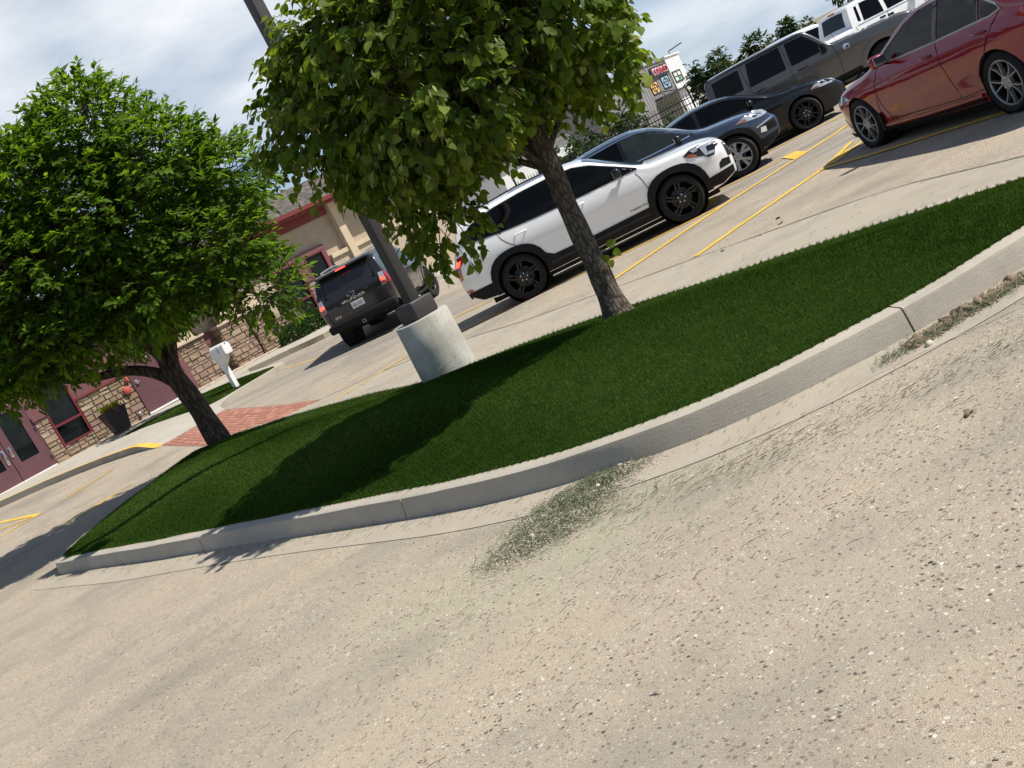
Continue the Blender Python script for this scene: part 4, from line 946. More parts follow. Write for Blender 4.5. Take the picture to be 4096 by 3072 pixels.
# alarm bell, strobe, spigot
mb = MB(); mb.lathe([(.02, 0), (.115, 0), (.12, -.02), (.10, -.05), (.05, -.065), (.012, -.07)], 24, 'y', c=(2.76, -.06, .84)); o = mb.build('alarm_bell', 'bell_red', None, True); o.matrix_world = BLD.matrix_basis; tag(o, 'round red alarm bell on the stone wall left of the maroon service door', 'bell')
mb = MB(); mb.box((2.9, -.075, 1.12), (.10, .05, .13), bev=.008); mb.box((2.9, -.105, 1.12), (.05, .02, .09), bev=.005); o = mb.build('alarm_strobe', 'bell_red'); o.matrix_world = BLD.matrix_basis; tag(o, 'small red strobe box above the alarm bell', 'strobe')
mb = MB(); mb.lathe([(.03, 0), (.055, 0), (.055, -.05), (.035, -.06), (.035, -.12), (.02, -.12)], 16, 'y', c=(2.74, -.05, .07)); o = mb.build('hose_spigot', 'machined', None, True); o.matrix_world = BLD.matrix_basis; tag(o, 'silver pipe outlet low on the stone wall beside the planter', 'spigot')
# porch piers
def pier(u0, u1, y, ztop, cap=True):
    p = empty('stone_pier', parent=BLD); bbox('mortar_bed', u0 + .02, u1 - .02, -.45, ztop, -.6, y - .03, 'mortar', p); stones(p, u0, u1, -.28, ztop, y - .05); 
    stones(p, -.5, y - .02, -.28, ztop, 0, side=u0 + .02)
    if cap: bbox('cap', u0 - .05, u1 + .05, ztop, ztop + .07, -.6, y + .07, 'cap_stone', p, .012)
    return p
pier(4.55, 5.58, .0, 1.25); pier(6.16, 7.09, .0, 1.25); pier(7.24, 7.88, -.08, 1.22)
pr_ = empty('stone_base', parent=BLD); bbox('mortar_bed', 5.5, 7.3, -.45, 1.0, -.62, -.58, 'mortar', pr_); stones(pr_, 5.56, 6.2, -.28, .95, -.58)
bbox('trim_band', 5.5, 6.3, .95, 1.3, -.63, -.52, 'trim_mauve')
for u0, u1 in ((4.75, 5.4), (6.35, 7.0), (7.3, 7.8)):
    c = (u0 + u1) / 2; mb = MB(); mb.prism([(u0, 1.32), (u1, 1.32), (u1 - .1, 2.95), (u0 + .1, 2.95)], lambda a, b, h: (a, -h, b), -.45, -.06); mb.build('column', 'stucco_light', BLD)
# right-hand windows with mauve trim
bbox('trim_band', 8.6, 10.8, 1.99, 2.15, -.05, .06, 'trim_mauve'); bbox('trim_panel', 9.57, 9.89, 1.25, 1.99, -.05, .05, 'trim_mauve'); bbox('trim_panel', 10.66, 10.80, 1.1, 1.99, -.05, .05, 'trim_mauve')
bbox('cap', 9.55, 9.91, 1.23, 1.37, -.05, .10, 'trim_mauve', None, .01)
p4 = empty('stone_base', parent=BLD); bbox('mortar_bed', 9.57, 9.89, -.6, 1.23, -.05, .02, 'mortar', p4); stones(p4, 9.6, 9.88, -.3, 1.23, 0)
p5 = empty('stone_base', parent=BLD); bbox('mortar_bed', 7.9, 8.9, -.6, .8, -.05, .02, 'mortar', p5); stones(p5, 7.95, 8.6, .0, .8, 0)
window(8.62, 9.57, .25, 1.99, .82); window(9.89, 10.66, .25, 1.99, .82)
# pilaster, ledge, dark band below the eave
bbox('pilaster', 11.58, 11.86, -.6, 3.25, -.05, .22, 'stucco_light'); bbox('ledge', 10.85, 15, 1.55, 1.70, -.05, .16, 'stucco_light', None, .01); bbox('lower_wall', 10.85, 15, -.6, 1.55, -.05, .08, 'stucco_tan')
bbox('fascia_band', -6, 11.5, 2.96, 3.25, -.05, .05, 'fascia_red')
roof = empty('roof', parent=BLD)
bbox('soffit', -6.6, 16.6, 3.24, 3.29, -.2, .60, 'fascia_red', roof); bbox('fascia', -6.6, 16.6, 3.25, 3.42, .60, .64, 'fascia_red', roof)
mb = MB(); mb.prism([(.62, 3.32), (.75, 3.32), (.76, 3.45), (.64, 3.45)], lambda a, b, h: (h, -a, b), -6.6, 16.6); mb.build('gutter', 'fascia_red', roof)
EY, EZ, SL, RL = .70, 3.44, .30, 3.6     # eave offset, eave height, slope, run
mb = MB(); mb.add([(-6.6, -EY, EZ - .03), (16.6, -EY, EZ - .03), (16.6, RL - EY, EZ - .03 + SL * RL), (-6.6, RL - EY, EZ - .03 + SL * RL), (-6.6, 2 * RL - EY, EZ - .03), (16.6, 2 * RL - EY, EZ - .03)], [(0, 1, 2, 3), (3, 2, 5, 4), (0, 3, 4), (1, 5, 2)]); mb.build('roof_deck', 'mortar', roof)
V = []; F = []; rr = []; rows = int(RL / .135)
for r_ in range(rows + 1):
    u = -6.6 - (r_ % 3) * .1
    while u < 16.6:
        wv = random.choice((.16, .22, .3)); y0 = -EY + r_ * .135 - .02; y1 = y0 + .17; h = .012 + random.random() * .012; b = len(V)
        za = EZ + SL * (r_ * .135 - .02); zb = EZ + SL * (r_ * .135 + .15)
        V += [(u + .006, y0, za - .02), (u + wv, y0, za - .02), (u + wv, y1, zb - .01), (u + .006, y1, zb - .01), (u + .006, y0, za + h), (u + wv, y0, za + h), (u + wv, y1, zb + .002), (u + .006, y1, zb + .002)]
        F += [(b + 4, b + 5, b + 6, b + 7), (b, b + 1, b + 5, b + 4), (b + 1, b + 2, b + 6, b + 5), (b + 3, b, b + 4, b + 7)]; rr += [random.random()] * 8; u += wv
o = np_mesh('shingle', np.array(V), np.array(F), 'roof_shingle', roof, attrs={'rnd': rr}); o['kind'] = 'stuff'

# planter with plants
pc = BO + BU * 1.86 + BN * .75; PZ = .69
PL = empty('planter', (pc.x, pc.y, PZ)); tag(PL, 'tall tapered dark planter with green plants before the stone wall', 'planter')
mb = MB(); q = lambda s, z: [(-s, -s * .8, z), (s, -s * .8, z), (s, s * .8, z), (-s, s * .8, z)]
V = q(.21, 0) + q(.335, .66) + q(.30, .66) + q(.30, .58); mb.add(V, [(0, 1, 5, 4), (1, 2, 6, 5), (2, 3, 7, 6), (3, 0, 4, 7), (4, 5, 9, 8), (5, 6, 10, 9), (6, 7, 11, 10), (7, 4, 8, 11), (8, 9, 13, 12), (9, 10, 14, 13), (10, 11, 15, 14), (11, 8, 12, 15), (12, 13, 14, 15), (3, 2, 1, 0)])
pt = mb.build('pot', 'planter_black', PL); PL.rotation_euler = (0, 0, math.atan2(.6, .8))
N = 500; P = np.c_[rng.uniform(-.28, .28, N), rng.uniform(-.2, .2, N), .60 + rng.random(N) * .2]; X = rng.normal(0, 1, (N, 3)); X[:, 2] = np.abs(X[:, 2]) * .7
o = leaf_batch('plants', 'lance', P, X, rng.normal(0, .4, (N, 3)) + np.array([0, 0, 1]), rng.uniform(.05, .12, N), 'planter_leaf', PL, rng.random(N)); o['kind'] = 'stuff'
# hedge shrubs
def shrub(u, y, wd, h, label, seed, n=1500):
    c = BO + BU * u + BN * y; z0 = zt(c.x, c.y) + .12; S_ = empty('hedge_shrub', (c.x, c.y, z0)); tag(S_, label, 'shrub', 'clipped evergreen shrubs at the building'); g_ = np.random.default_rng(seed)
    d = g_.normal(0, 1, (n, 3)); d /= np.linalg.norm(d, axis=1)[:, None]; d[:, 2] = np.abs(d[:, 2]) * 1.0 - .15; rr_ = g_.uniform(.72, 1.04, n) ** .7; bl = 1 + .12 * np.sin(d[:, 0] * 7 + seed) * np.sin(d[:, 1] * 6) 
    P = d * (rr_ * bl)[:, None] * np.array([wd, wd * .75, h]); P[:, 2] += .12
    o = leaf_batch('foliage', 'lance', P, d + g_.normal(0, .6, (n, 3)), d + g_.normal(0, .6, (n, 3)), g_.uniform(.06, .11, n), 'hedge_leaf', S_, np.clip(g_.normal(.45, .25, n), 0, 1)); o['kind'] = 'stuff'
    mb = MB(); [mb.tube([(0, 0, 0), (a * wd * .5, b * wd * .4, h * .7)], [.03, .01], 5) for a, b in ((1, 0), (-1, .3), (.2, 1), (-.3, -1), (.6, -.7))]; mb.build('stem', 'ash_bark', S_)
shrub(7.95, .8, .55, .52, 'evergreen shrub nearest the stone piers', 1); shrub(8.7, .85, .62, .60, 'middle evergreen shrub of the row under the window', 2); shrub(9.55, .95, .62, .58, 'evergreen shrub right behind the charcoal vehicle', 3)
# river gravel at the foot of the piers
N = 2600; uu = rng.uniform(4.3, 8.2, N); yy = rng.uniform(.0, .42, N); P = np.array([tuple(BO + BU * a + BN * b) for a, b in zip(uu, yy)]); s = rng.uniform(.018, .04, N)
simple('river_rock', (.45, .36, .28), .85, var=.4, scale=7, obj=False)
o = np_mesh('river_gravel', (np.c_[P, ztv(P[:, 0], P[:, 1]) + .16][:, None] + Vo[None] * np.array([1.2, 1, .7]) * s[:, None, None]).reshape(-1, 3), (Fo[None] + (np.arange(N) * 6)[:, None, None]).reshape(-1, 3), 'river_rock', smooth=True); tag(o, 'band of tan river gravel at the foot of the stone piers', kind='stuff')

# ------------------------------------------------------------------ far sign building
SO = Vector((13.0, 80.0)); SA = R_(60)
SB = empty('sign_building', (SO.x, SO.y, 0), SA); tag(SB, 'far grey and white metal-clad building with red sign and picture windows', 'building')
def sbox(name, u0, u1, z0, z1, y0, y1, mat, parent=None, bev=0.0):
    mb = MB(); mb.box(((u0 + u1) / 2, -(y0 + y1) / 2, (z0 + z1) / 2), (u1 - u0, abs(y1 - y0), z1 - z0), bev=bev); return mb.build(name, mat, parent or SB)
sbox('grey_wall', 6, 31.5, -.5, 6.15, -12, 0, 'metal_panel_grey'); sbox('white_wall', 31.5, 37.3, -.5, 6.3, -10, .15, 'metal_panel_white')
for u in np.arange(7, 31.5, .9): sbox('panel_rib', u, u + .05, -.5, 6.1, 0, .04, 'metal_panel_grey')
for u in np.arange(32.2, 37.2, 1.1): sbox('panel_rib', u, u + .05, -.5, 6.2, .15, .18, 'metal_panel_white')
sbox('coping', 31.3, 37.5, 6.28, 6.42, -10, .3, 'metal_panel_white'); sbox('coping', 6, 31.3, 6.13, 6.25, -10, .12, 'metal_panel_grey')
sg_ = empty('sign', parent=SB); mb = MB(); mb.prism([(25.2, 4.75), (30.8, 4.75), (31.1, 4.95), (31.1, 5.6), (30.8, 5.8), (25.2, 5.8), (24.9, 5.6), (24.9, 4.95)], lambda a, b, h: (a, -h, b), .03, .2); mb.build('sign_board', 'sign_board', sg_)
text_obj('lettering_outline', 'CORKED', 1.0, 'sign_pink', sg_, Matrix.Translation((28.1, -.24, 5.27)) @ Matrix.Rotation(math.pi / 2, 4, 'X') @ Matrix.Diagonal((1, .98, 1, 1)), extrude=.03, width=5.5)
text_obj('lettering', 'CORKED', .9, 'sign_red', sg_, Matrix.Translation((28.1, -.29, 5.27)) @ Matrix.Rotation(math.pi / 2, 4, 'X') @ Matrix.Diagonal((1, .80, 1, 1)), extrude=.02, width=5.25)
def pic(u0, u1, z0, z1, y, mat, rnd):
    w_ = empty('window', parent=SB); sbox('pane', u0, u1, z0, z1, y, y + .05, mat, w_); mb = MB()
    for a, b, c, d in ((u0 - .15, u0, z0 - .1, z1 + .1), (u1, u1 + .15, z0 - .1, z1 + .1), (u0, u1, z0 - .1, z0), (u0, u1, z1, z1 + .1)): mb.box(((a + b) / 2, -y - .04, (c + d) / 2), (b - a, .1, d - c))
    c = ((u0 + u1) / 2, (z0 + z1) / 2)
    if rnd:
        mb.box((c[0], -y - .06, c[1]), (.14, .04, z1 - z0)); mb.box((c[0], -y - .06, c[1]), (u1 - u0, .04, .05))
        mb.tube([(c[0] + .8 * math.cos(a), -y - .07, c[1] + .36 * math.sin(a)) for a in np.linspace(0, 6.283, 25)], .05, 6)
    else: mb.box((c[0], -y - .06, c[1]), (.16, .04, z1 - z0)); mb.box((c[0], -y - .06, c[1]), (u1 - u0, .04, .07))
    mb.build('window_frame', 'sign_board', w_); return w_
pic(23.3, 25.7, 3.4, 4.45, 0, 'art_orange', True); pic(27.6, 30.2, 3.5, 4.6, 0, 'art_blue', True); w_ = pic(31.9, 34.9, 3.6, 4.6, .15, 'art_green', False)
sbox('picture', 32.1, 33.2, 4.15, 4.5, .2, .23, 'art_pale', w_); sbox('picture', 32.1, 33.2, 3.68, 4.02, .2, .23, 'art_pale', w_); sbox('picture', 33.6, 34.7, 4.15, 4.5, .2, .23, 'art_pale', w_)
sbox('canopy_bar', 22.8, 35.2, 2.7, 2.85, 0, .8, 'sign_board'); mb = MB(); mb.tube([(26.0, -.05, 3.3), (29.4, -.8, 2.8)], .05, 6); mb.build('stay_rod', 'fence_black', SB)
mb = MB(); mb.tube([(34.8, 0, 6.3), (34.8, 0, 6.8), (34.8, -1.6, 6.95)], .06, 6); mb.build('roof_lamp', 'lamp_bronze', SB)
# lower dark shop window under the canopy
sbox('shop_window', 22.5, 30.5, .2, 2.4, 0, .04, 'shop_glass')
# second pale building left of it
o = empty('pale_building', (6.4, 62, 0), R_(28)); tag(o, 'pale grey building with dark window band glimpsed behind the linden', 'building')
mb = MB(); mb.box((1.2, 3, 1.45), (5.6, 6, 2.9)); mb.build('wall', 'metal_panel_white', o); mb = MB(); mb.box((1.2, 2.96, 3.0), (5.9, 6.3, .2)); mb.build('coping', 'metal_panel_grey', o); mb = MB(); mb.box((2.2, -.02, 1.5), (2.6, .06, .9)); mb.build('window', 'shop_glass', o)

# ------------------------------------------------------------------ iron fence
F0, F1 = Vector((3.5, 38.6)), Vector((14.5, 35.0)); fd = (F1 - F0).normalized(); FL = (F1 - F0).length
FE = empty('iron_fence', (F0.x, F0.y, 0), math.atan2(fd.y, fd.x)); tag(FE, 'black iron picket fence behind the parked vehicles', 'fence')
pm = None; npk = int(FL / .11)
for i in range(npk):
    if pm is None:
        mb = MB(); mb.box((0, 0, .92), (.022, .022, 1.72)); mb.add([(-.011, -.011, 1.78), (.011, -.011, 1.78), (.011, .011, 1.78), (-.011, .011, 1.78), (0, 0, 1.86)], [(0, 1, 4), (1, 2, 4), (2, 3, 4), (3, 0, 4)]); o = mb.build('picket', 'fence_black', FE); pm = o.data
    else: o = bpy.data.objects.new('picket', pm); C.objects.link(o); o.parent = FE
    o.location = (i * .11, 0, 0)
for z in (.2, 1.45, 1.65):
    mb = MB(); mb.box((FL / 2, 0, z), (FL, .036, .036)); mb.build('rail', 'fence_black', FE)
for i in range(6):
    mb = MB(); mb.box((i * FL / 5, .03, .95), (.065, .065, 1.9)); mb.box((i * FL / 5, .03, 1.92), (.085, .085, .04)); mb.build('post', 'fence_black', FE)
# dark planting seen through the pickets
far_n = 5; 
for i, (x, y, w_, h_, lb) in enumerate([(6.0, 41.5, 1.2, 1.3, 'leftmost dark shrub behind the fence'), (8.0, 41.0, 1.3, 1.4, 'dark shrub behind the fence left of the sign wall'), (10.2, 40.2, 1.4, 1.35, 'dark shrub behind the fence below the white end wall'), (12.3, 39.6, 1.3, 1.3, 'dark shrub behind the fence near the grey boxy vehicle')]):
    t = empty('fence_shrub', (x, y, 0)); tag(t, lb, 'shrub', 'shrubs behind the fence'); n = 700; d = rng.normal(0, 1, (n, 3)); d /= np.linalg.norm(d, axis=1)[:, None]; d[:, 2] = np.abs(d[:, 2]); P = d * rng.uniform(.5, 1.05, n)[:, None] * np.array([w_, w_ * .7, h_])
    o = leaf_batch('foliage', 'lance', P, d + rng.normal(0, .5, (n, 3)), d + rng.normal(0, .6, (n, 3)), rng.uniform(.12, .22, n), 'hedge_leaf', t, rng.random(n)); o['kind'] = 'stuff'
    mb = MB(); mb.tube([(0, 0, -.1), (0, 0, h_ * .6)], .04, 6); mb.build('stem', 'ash_bark', t)
# low dry hills
HX = np.linspace(-500, 900, 120); V = []; F = []
for i, x in enumerate(HX):
    h = 6.6 + 1.2 * math.sin(x * .021) + .6 * math.sin(x * .07) + 3.0 * smooth(150, 600, x)
    for j, (yy, k_) in enumerate(((380, -.05), (400, .5), (430, 1.0), (520, 1.15), (700, .2))): V.append((x, yy + 10 * math.sin(x * .013), h * k_))
for i in range(119):
    for j in range(4): a = i * 5 + j; F.append((a, a + 5, a + 6, a + 1))
tag(mesh_obj('hills', V, F, 'dry_grass_hill', None, True), 'low dry grass hills on the horizon', kind='structure')
for i, (x, y, h) in enumerate([(158, 425, 3.0), (166, 428, 2.6), (120, 424, 2.8), (175, 430, 3.4)]):
    t = empty('hill_shrub', (x, y, 6.6)); tag(t, ['dark shrub clump on the hill crest left of the big dark tree', 'second dark shrub clump on the hill crest', 'dark shrub low on the hill behind the green trees', 'dark shrub clump on the hill crest furthest right'][i], 'shrub', 'shrubs on the hill')
    n = 160; d = rng.normal(0, 1, (n, 3)); P = d / np.linalg.norm(d, axis=1)[:, None] * rng.uniform(.4, 1, n)[:, None] * np.array([3, 2, h * .5]); o = leaf_batch('foliage', 'lance', P, d, rng.normal(0, 1, (n, 3)), rng.uniform(.7, 1.3, n), 'far_leaf', t, rng.random(n)); o['kind'] = 'stuff'
# ------------------------------------------------------------------ lamp post on its concrete pier
px, py = -.57, 11.80; pz = .19
PI_ = empty('concrete_pier', (px, py, pz)); tag(PI_, 'round grey cast concrete pier holding the lamp post', 'pier')
mb = MB(); mb.lathe([(.335, -.1), (.335, .05), (.330, .30), (.322, .655), (.312, .668), (.06, .672)], 56); o = mb.build('pier_body', 'pier_concrete', PI_, True, 40)
for z0, ph in ((.10, .4), (.36, .2)):      # spiral form-tube seams
    pts = []
    for i in range(40):
        a = -2.9 + ph + i * .075; rr_ = .3345 - .02 * max(0, (z0 + .06 * (a + 1.6)) / .66) + .001; pts.append((rr_ * math.cos(a), rr_ * math.sin(a), z0 + .075 * (a + 1.6)))
    mb = MB(); mb.tube(pts, .004, 5); mb.build('form_seam', 'pier_concrete', PI_)
LP = empty('lamp_post', (px, py, pz + .672), R_(38)); tag(LP, 'square dark bronze lamp post with boxy base cover', 'lamp post')
mb = MB(); mb.box((0, 0, .105), (.335, .335, .21), bev=.018); mb.build('base_cover', 'lamp_bronze', LP, True, 50)
mb = MB(); mb.box((0, 0, 3.4), (.142, .142, 6.4), bev=.010); mb.build('pole', 'lamp_bronze', LP, True, 50)
for s in (-1, 1):
    mb = MB(); mb.tube([(.0, s * .07, 6.4), (0, s * .5, 6.45)], .03, 8); mb.build('arm', 'lamp_bronze', LP)
    mb = MB(); mb.box((0, s * .75, 6.45), (.36, .55, .16), bev=.03); h_ = mb.build('lamp_head', 'lamp_bronze', LP); mb = MB(); mb.box((0, s * .75, 6.365), (.28, .45, .02)); mb.build('lens', 'lens_clear', h_)
mb = MB(); mb.box((.0725, 0, 1.02), (.006, .05, .10)); mb.build('hand_hole_cover', 'lamp_bronze', LP)
for a in (-1, 1):
    mb = MB(); mb.lathe([(.008, .168), (.008, .172), (.001, .173)], 8, 'y', c=(a * .12, 0, .07)); mb.build('screw', 'machined', LP)

# ------------------------------------------------------------------ mailbox
mx_, my_ = -6.16, 26.1; mz = zt(mx_, my_) + .16
MBX = empty('mailbox', (mx_, my_, mz), R_(-38)); tag(MBX, 'white plastic mailbox on a flared post in the small lawn strip', 'mailbox')
mb = MB(); mb.box((0, 0, .45), (.125, .125, .9), bev=.006); mb.build('post', 'white_plastic', MBX)
mb = MB(); mb.prism([(-.06, .5), (.06, .62), (.30, .80), (.30, .86), (-.13, .86), (-.13, .8)], lambda a, b, h: (a, h, b), -.075, .075); mb.build('bracket', 'white_plastic', MBX)
mb = MB(); mb.box((.14, 0, .875), (.56, .2, .03)); mb.build('tray', 'white_plastic', MBX)
prof = [(-.12, 0), (.12, 0), (.12, .16)] + [(.12 * math.cos(a), .16 + .12 * math.sin(a)) for a in np.linspace(.2, 2.94, 11)] + [(-.12, .16)]
mb = MB(); mb.prism(prof, lambda a, b, h: (h, a, .89 + b), -.12, .40); mb.build('box', 'white_plastic', MBX, True, 40)
mb = MB(); mb.prism([(a * 1.05, b * 1.03) for a, b in prof], lambda a, b, h: (h, a, .885 + b), .40, .425); dr = mb.build('box_door', 'white_plastic', MBX, True, 40); mb = MB(); mb.box((.435, 0, 1.145), (.02, .03, .04), bev=.004); mb.build('latch', 'machined', dr)
mb = MB(); mb.box((.2, -.13, 1.05), (.03, .012, .16)); mb.build('flag', 'machined', MBX)
# ------------------------------------------------------------------ vehicles
class Car:
    """lofted body; local x forward from the rear axle, y left, z up"""
    def __init__(s, **k):
        s.__dict__.update(k); s.x0, s.x1 = s.top[0][0], s.top[-1][0]
        s.ft = pchip(s.top); s.fb = pchip(s.bot); s.fh = pchip(s.half); s.fbelt = pchip(s.belt); s.roof = max(z for _, z in s.top)
        s.flow = pchip(s.low); s.fsh = pchip(s.fshear) if getattr(s, 'fshear', None) else None; s.rsh = pchip(s.rshear) if getattr(s, 'rshear', None) else None
        s.crown = getattr(s, 'crown', .04); s.er = getattr(s, 'er', .09); s.gpow = getattr(s, 'gpow', 1.25)
    def shear(s, x, z):
        d = 0
        if s.fsh and x > s.x1 - .55: t = (x - (s.x1 - .55)) / .55; d += t * t * s.fsh(z)
        if s.rsh and x < s.x0 + .4: t = (s.x0 + .4 - x) / .4; d += t * t * s.rsh(z)
        return d
    def yraw(s, x, z):
        b, bl = s.fb(x), min(s.fbelt(x), s.ft(x)); W = s.fh(x)
        if z <= bl: return W * s.flow(min(max((z - b) / max(bl - b, .01), 0), 1))
        t = (z - bl) / max(s.roof - bl, .05); kb = s.flow(1.0)
        return W * (kb + (s.tumble - kb) * min(t, 1) ** s.gpow)
    def er_(s, x): return min(s.er, max(.02, (s.ft(x) - s.fb(x)) * .3))
    def side(s, x, z):
        r = s.er_(x); zt_ = s.ft(x); ze = zt_ - r - s.crown
        y = s.yraw(x, min(z, ze))
        if z > ze:
            d = min((z - ze) / r, 1); y -= r * (1 - math.sqrt(max(0, 1 - d * d)))
        return y
    def topz(s, x, y):
        r = s.er_(x); ye = s.yraw(x, s.ft(x) - r - s.crown) - r; ya = abs(y)
        if ya <= ye: return s.ft(x) - s.crown * (ya / ye) ** 2
        d = min((ya - ye) / r, 1); return s.ft(x) - s.crown - r * (1 - math.sqrt(max(0, 1 - d * d)))
    def S(s, x, z, sg, e=0): return Vector((x + s.shear(x, z), sg * (s.side(x, z) + e), z))
    def T(s, x, y, e=0):
        z = s.topz(x, y); z2 = s.topz(x + .02, y); z3 = s.topz(x - .02, y); nrm = Vector((-(z2 - z3) / .04, 0, 1)).normalized(); return Vector((x + s.shear(x, z), y, z)) + nrm * e
    def endx(s, y, z, front):
        """surface x for a given (y,z) at the front or rear end"""
        a, b = (s.x1 - 1.6, s.x1) if front else (s.x0 + 1.6, s.x0); ya = abs(y)
        def ok(x): return s.ft(x) - s.crown >= z and s.side(x, z) >= ya
        if ok(b): return b
        for _ in range(26):
            m = (a + b) / 2
            if ok(m): a = m
            else: b = m
        return (a + b) / 2
    def E(s, y, z, front, e=0):
        x = s.endx(y, z, front); return Vector((x + s.shear(x, z) + (e if front else -e), y, z))
    def body(s, root, mat):
        xs = sorted(set([round(v, 3) for v in list(np.linspace(s.x0, s.x1, 64)) + [p[0] for p in s.top] + list(s.x0 + .5 * np.linspace(0, 1, 9) ** 2) + list(s.x1 - .6 * np.linspace(0, 1, 10) ** 2)]))
        NZ, NA, NT = 16, 5, 6; V = []; n = None
        for x in xs:
            r = s.er_(x); b = s.fb(x); ze = s.ft(x) - r - s.crown; ring = [(0, b)]; ring += [(.6 * s.yraw(x, b), b)]
            for i in range(NZ): z = b + (ze - b) * i / (NZ - 1); ring.append((s.yraw(x, z), z))
            ye = s.yraw(x, ze)
            for i in range(1, NA + 1): a = i / NA * math.pi / 2; ring.append((ye - r * (1 - math.cos(a)), ze + r * math.sin(a)))
            yt = ye - r
            for i in range(1, NT): t = 1 - i / NT; ring.append((yt * t, s.ft(x) - s.crown * t * t))
            full = [(-y, z) for y, z in ring[1:]]; ring = ring + [(0, s.ft(x))] + full[::-1]
            n = len(ring); V += [(x + s.shear(x, z), y, z) for y, z in ring]
        F = []
        for i in range(len(xs) - 1):
            for k in range(n): k2 = (k + 1) % n; F.append((i * n + k, i * n + k2, (i + 1) * n + k2, (i + 1) * n + k))
        # capped ends with an inner ring for a soft bulge
        for i, fl in ((0, True), (len(xs) - 1, False)):
            ids = [i * n + k for k in range(n)]; F.append(tuple(ids if fl else ids[::-1]))
        o = mesh_obj('body', V, F, mat)
        bm = bmesh.new(); bm.from_mesh(o.data); bmesh.ops.recalc_face_normals(bm, faces=bm.faces); bm.to_mesh(o.data); bm.free()
        cut = MB()
        for xw in (0, s.wb):
            for sg in (-1, 1):
                pr = []
                for i in range(28): a = 2 * math.pi * i / 28; pr.append((xw + s.ra * math.cos(a), s.R + s.ra * math.sin(a)))
                cut.prism(pr, lambda a, b, h: (a, h, b), sg * (s.half_max - .34) if sg > 0 else -(s.half_max + .2), (s.half_max + .2) if sg > 0 else -(s.half_max - .34))
        co = cut.build('cutter', None); bmc = bmesh.new(); bmc.from_mesh(co.data); bmesh.ops.recalc_face_normals(bmc, faces=bmc.faces); bmc.to_mesh(co.data); bmc.free()
        md = o.modifiers.new('b', 'BOOLEAN'); md.object = co; md.operation = 'DIFFERENCE'; md.solver = 'EXACT'
        dg = bpy.context.evaluated_depsgraph_get(); me = bpy.data.meshes.new_from_object(o.evaluated_get(dg)); o.modifiers.clear(); o.data = me; bpy.data.objects.remove(co)
        me.polygons.foreach_set('use_smooth', [True] * len(me.polygons)); me.set_sharp_from_angle(angle=R_(32)); o.parent = root
        for xw in (0, s.wb):
            for sg in (-1, 1):
                mb = MB(); pr = [(s.ra - .006, sg * (s.half_max - .055)), (s.ra - .006, sg * (s.half_max - .335)), (.05, sg * (s.half_max - .336))]
                mb.lathe([(a, h) for a, h in pr], 28, 'y', c=(xw, 0, s.R), close=False); mb.build('wheel_well', 'underbody', root)
        mb = MB(); mb.box(((s.x0 + s.x1) / 2, 0, s.fb(s.wb / 2) - .03), (s.x1 - s.x0 - .7, s.half_max * 1.5, .09)); mb.build('underbody', 'underbody', root)
        return o
    # --- patches
    def patch(s, name, outline, mapf, mat, parent, e=.004, sp=.07, skirt=.012, dens=.05):
        o = []; n = len(outline)
        for i in range(n):
            a, b = Vector(outline[i]), Vector(outline[(i + 1) % n]); m = max(1, int((b - a).length / dens)); o += [tuple(a.lerp(b, j / m)) for j in range(m)]
        v, f = cdt(o, sp); V = [mapf(a, b, e) for a, b in v]; F = [tuple(q) for q in f]; k = len(V); m = len(o)
        V += [mapf(a, b, e) for a, b in o] + [mapf(a, b, e - skirt) for a, b in o]
        F += [(k + i, k + (i + 1) % m, k + m + (i + 1) % m, k + m + i) for i in range(m)]
        ob = mesh_obj(name, V, F, mat, parent); bm = bmesh.new(); bm.from_mesh(ob.data); bmesh.ops.remove_doubles(bm, verts=bm.verts, dist=1e-5); bm.to_mesh(ob.data); bm.free()
        ob.data.polygons.foreach_set('use_smooth', [True] * len(ob.data.polygons)); ob.data.set_sharp_from_angle(angle=R_(40)); return ob
    def sidep(s, name, outline, mat, parent, sg=None, **k):
        r = None
        for g in ((-1, 1) if sg is None else (sg,)): r = s.patch(name, outline, lambda a, b, e, g=g: s.S(a, b, g, e), mat, parent, **k)
        return r
    def topp(s, name, outline, mat, parent, **k): return s.patch(name, outline, lambda a, b, e: s.T(a, b, e), mat, parent, **k)
    def endp(s, name, outline, mat, parent, front, **k): return s.patch(name, outline, lambda a, b, e: s.E(a, b, front, e), mat, parent, **k)
    def line(s, name, pts, w, mat, parent, sg=None, e=.003, mapf=None, sm=True):
        for g in ((-1, 1) if sg is None else (sg,)):
            P = [p.to_2d() for p in catmull([(a, b, 0) for a, b in pts], .04)] if sm and len(pts) > 2 else [Vector(pts[0]).lerp(Vector(pts[-1]), i / 20) for i in range(21)] if len(pts) == 2 else [q for a, b in zip(pts, pts[1:]) for q in [Vector(a).lerp(Vector(b), i / 6) for i in range(6)]] + [Vector(pts[-1])]
            mf = mapf or (lambda a, b, e, g=g: s.S(a, b, g, e)); V = []; F = []
            for i, p in enumerate(P):
                t = (P[min(i + 1, len(P) - 1)] - P[max(i - 1, 0)]).normalized(); nn = Vector((-t.y, t.x)) * w / 2
                V += [mf(*(p - nn), -.006), mf(*(p - nn), e), mf(*(p + nn), e), mf(*(p + nn), -.006)]
            for i in range(len(P) - 1):
                for c in (0, 1, 2): a = i * 4 + c; F.append((a, a + 1, a + 5, a + 4))
            mesh_obj(name, V, F, mat, parent)
            if mapf: break

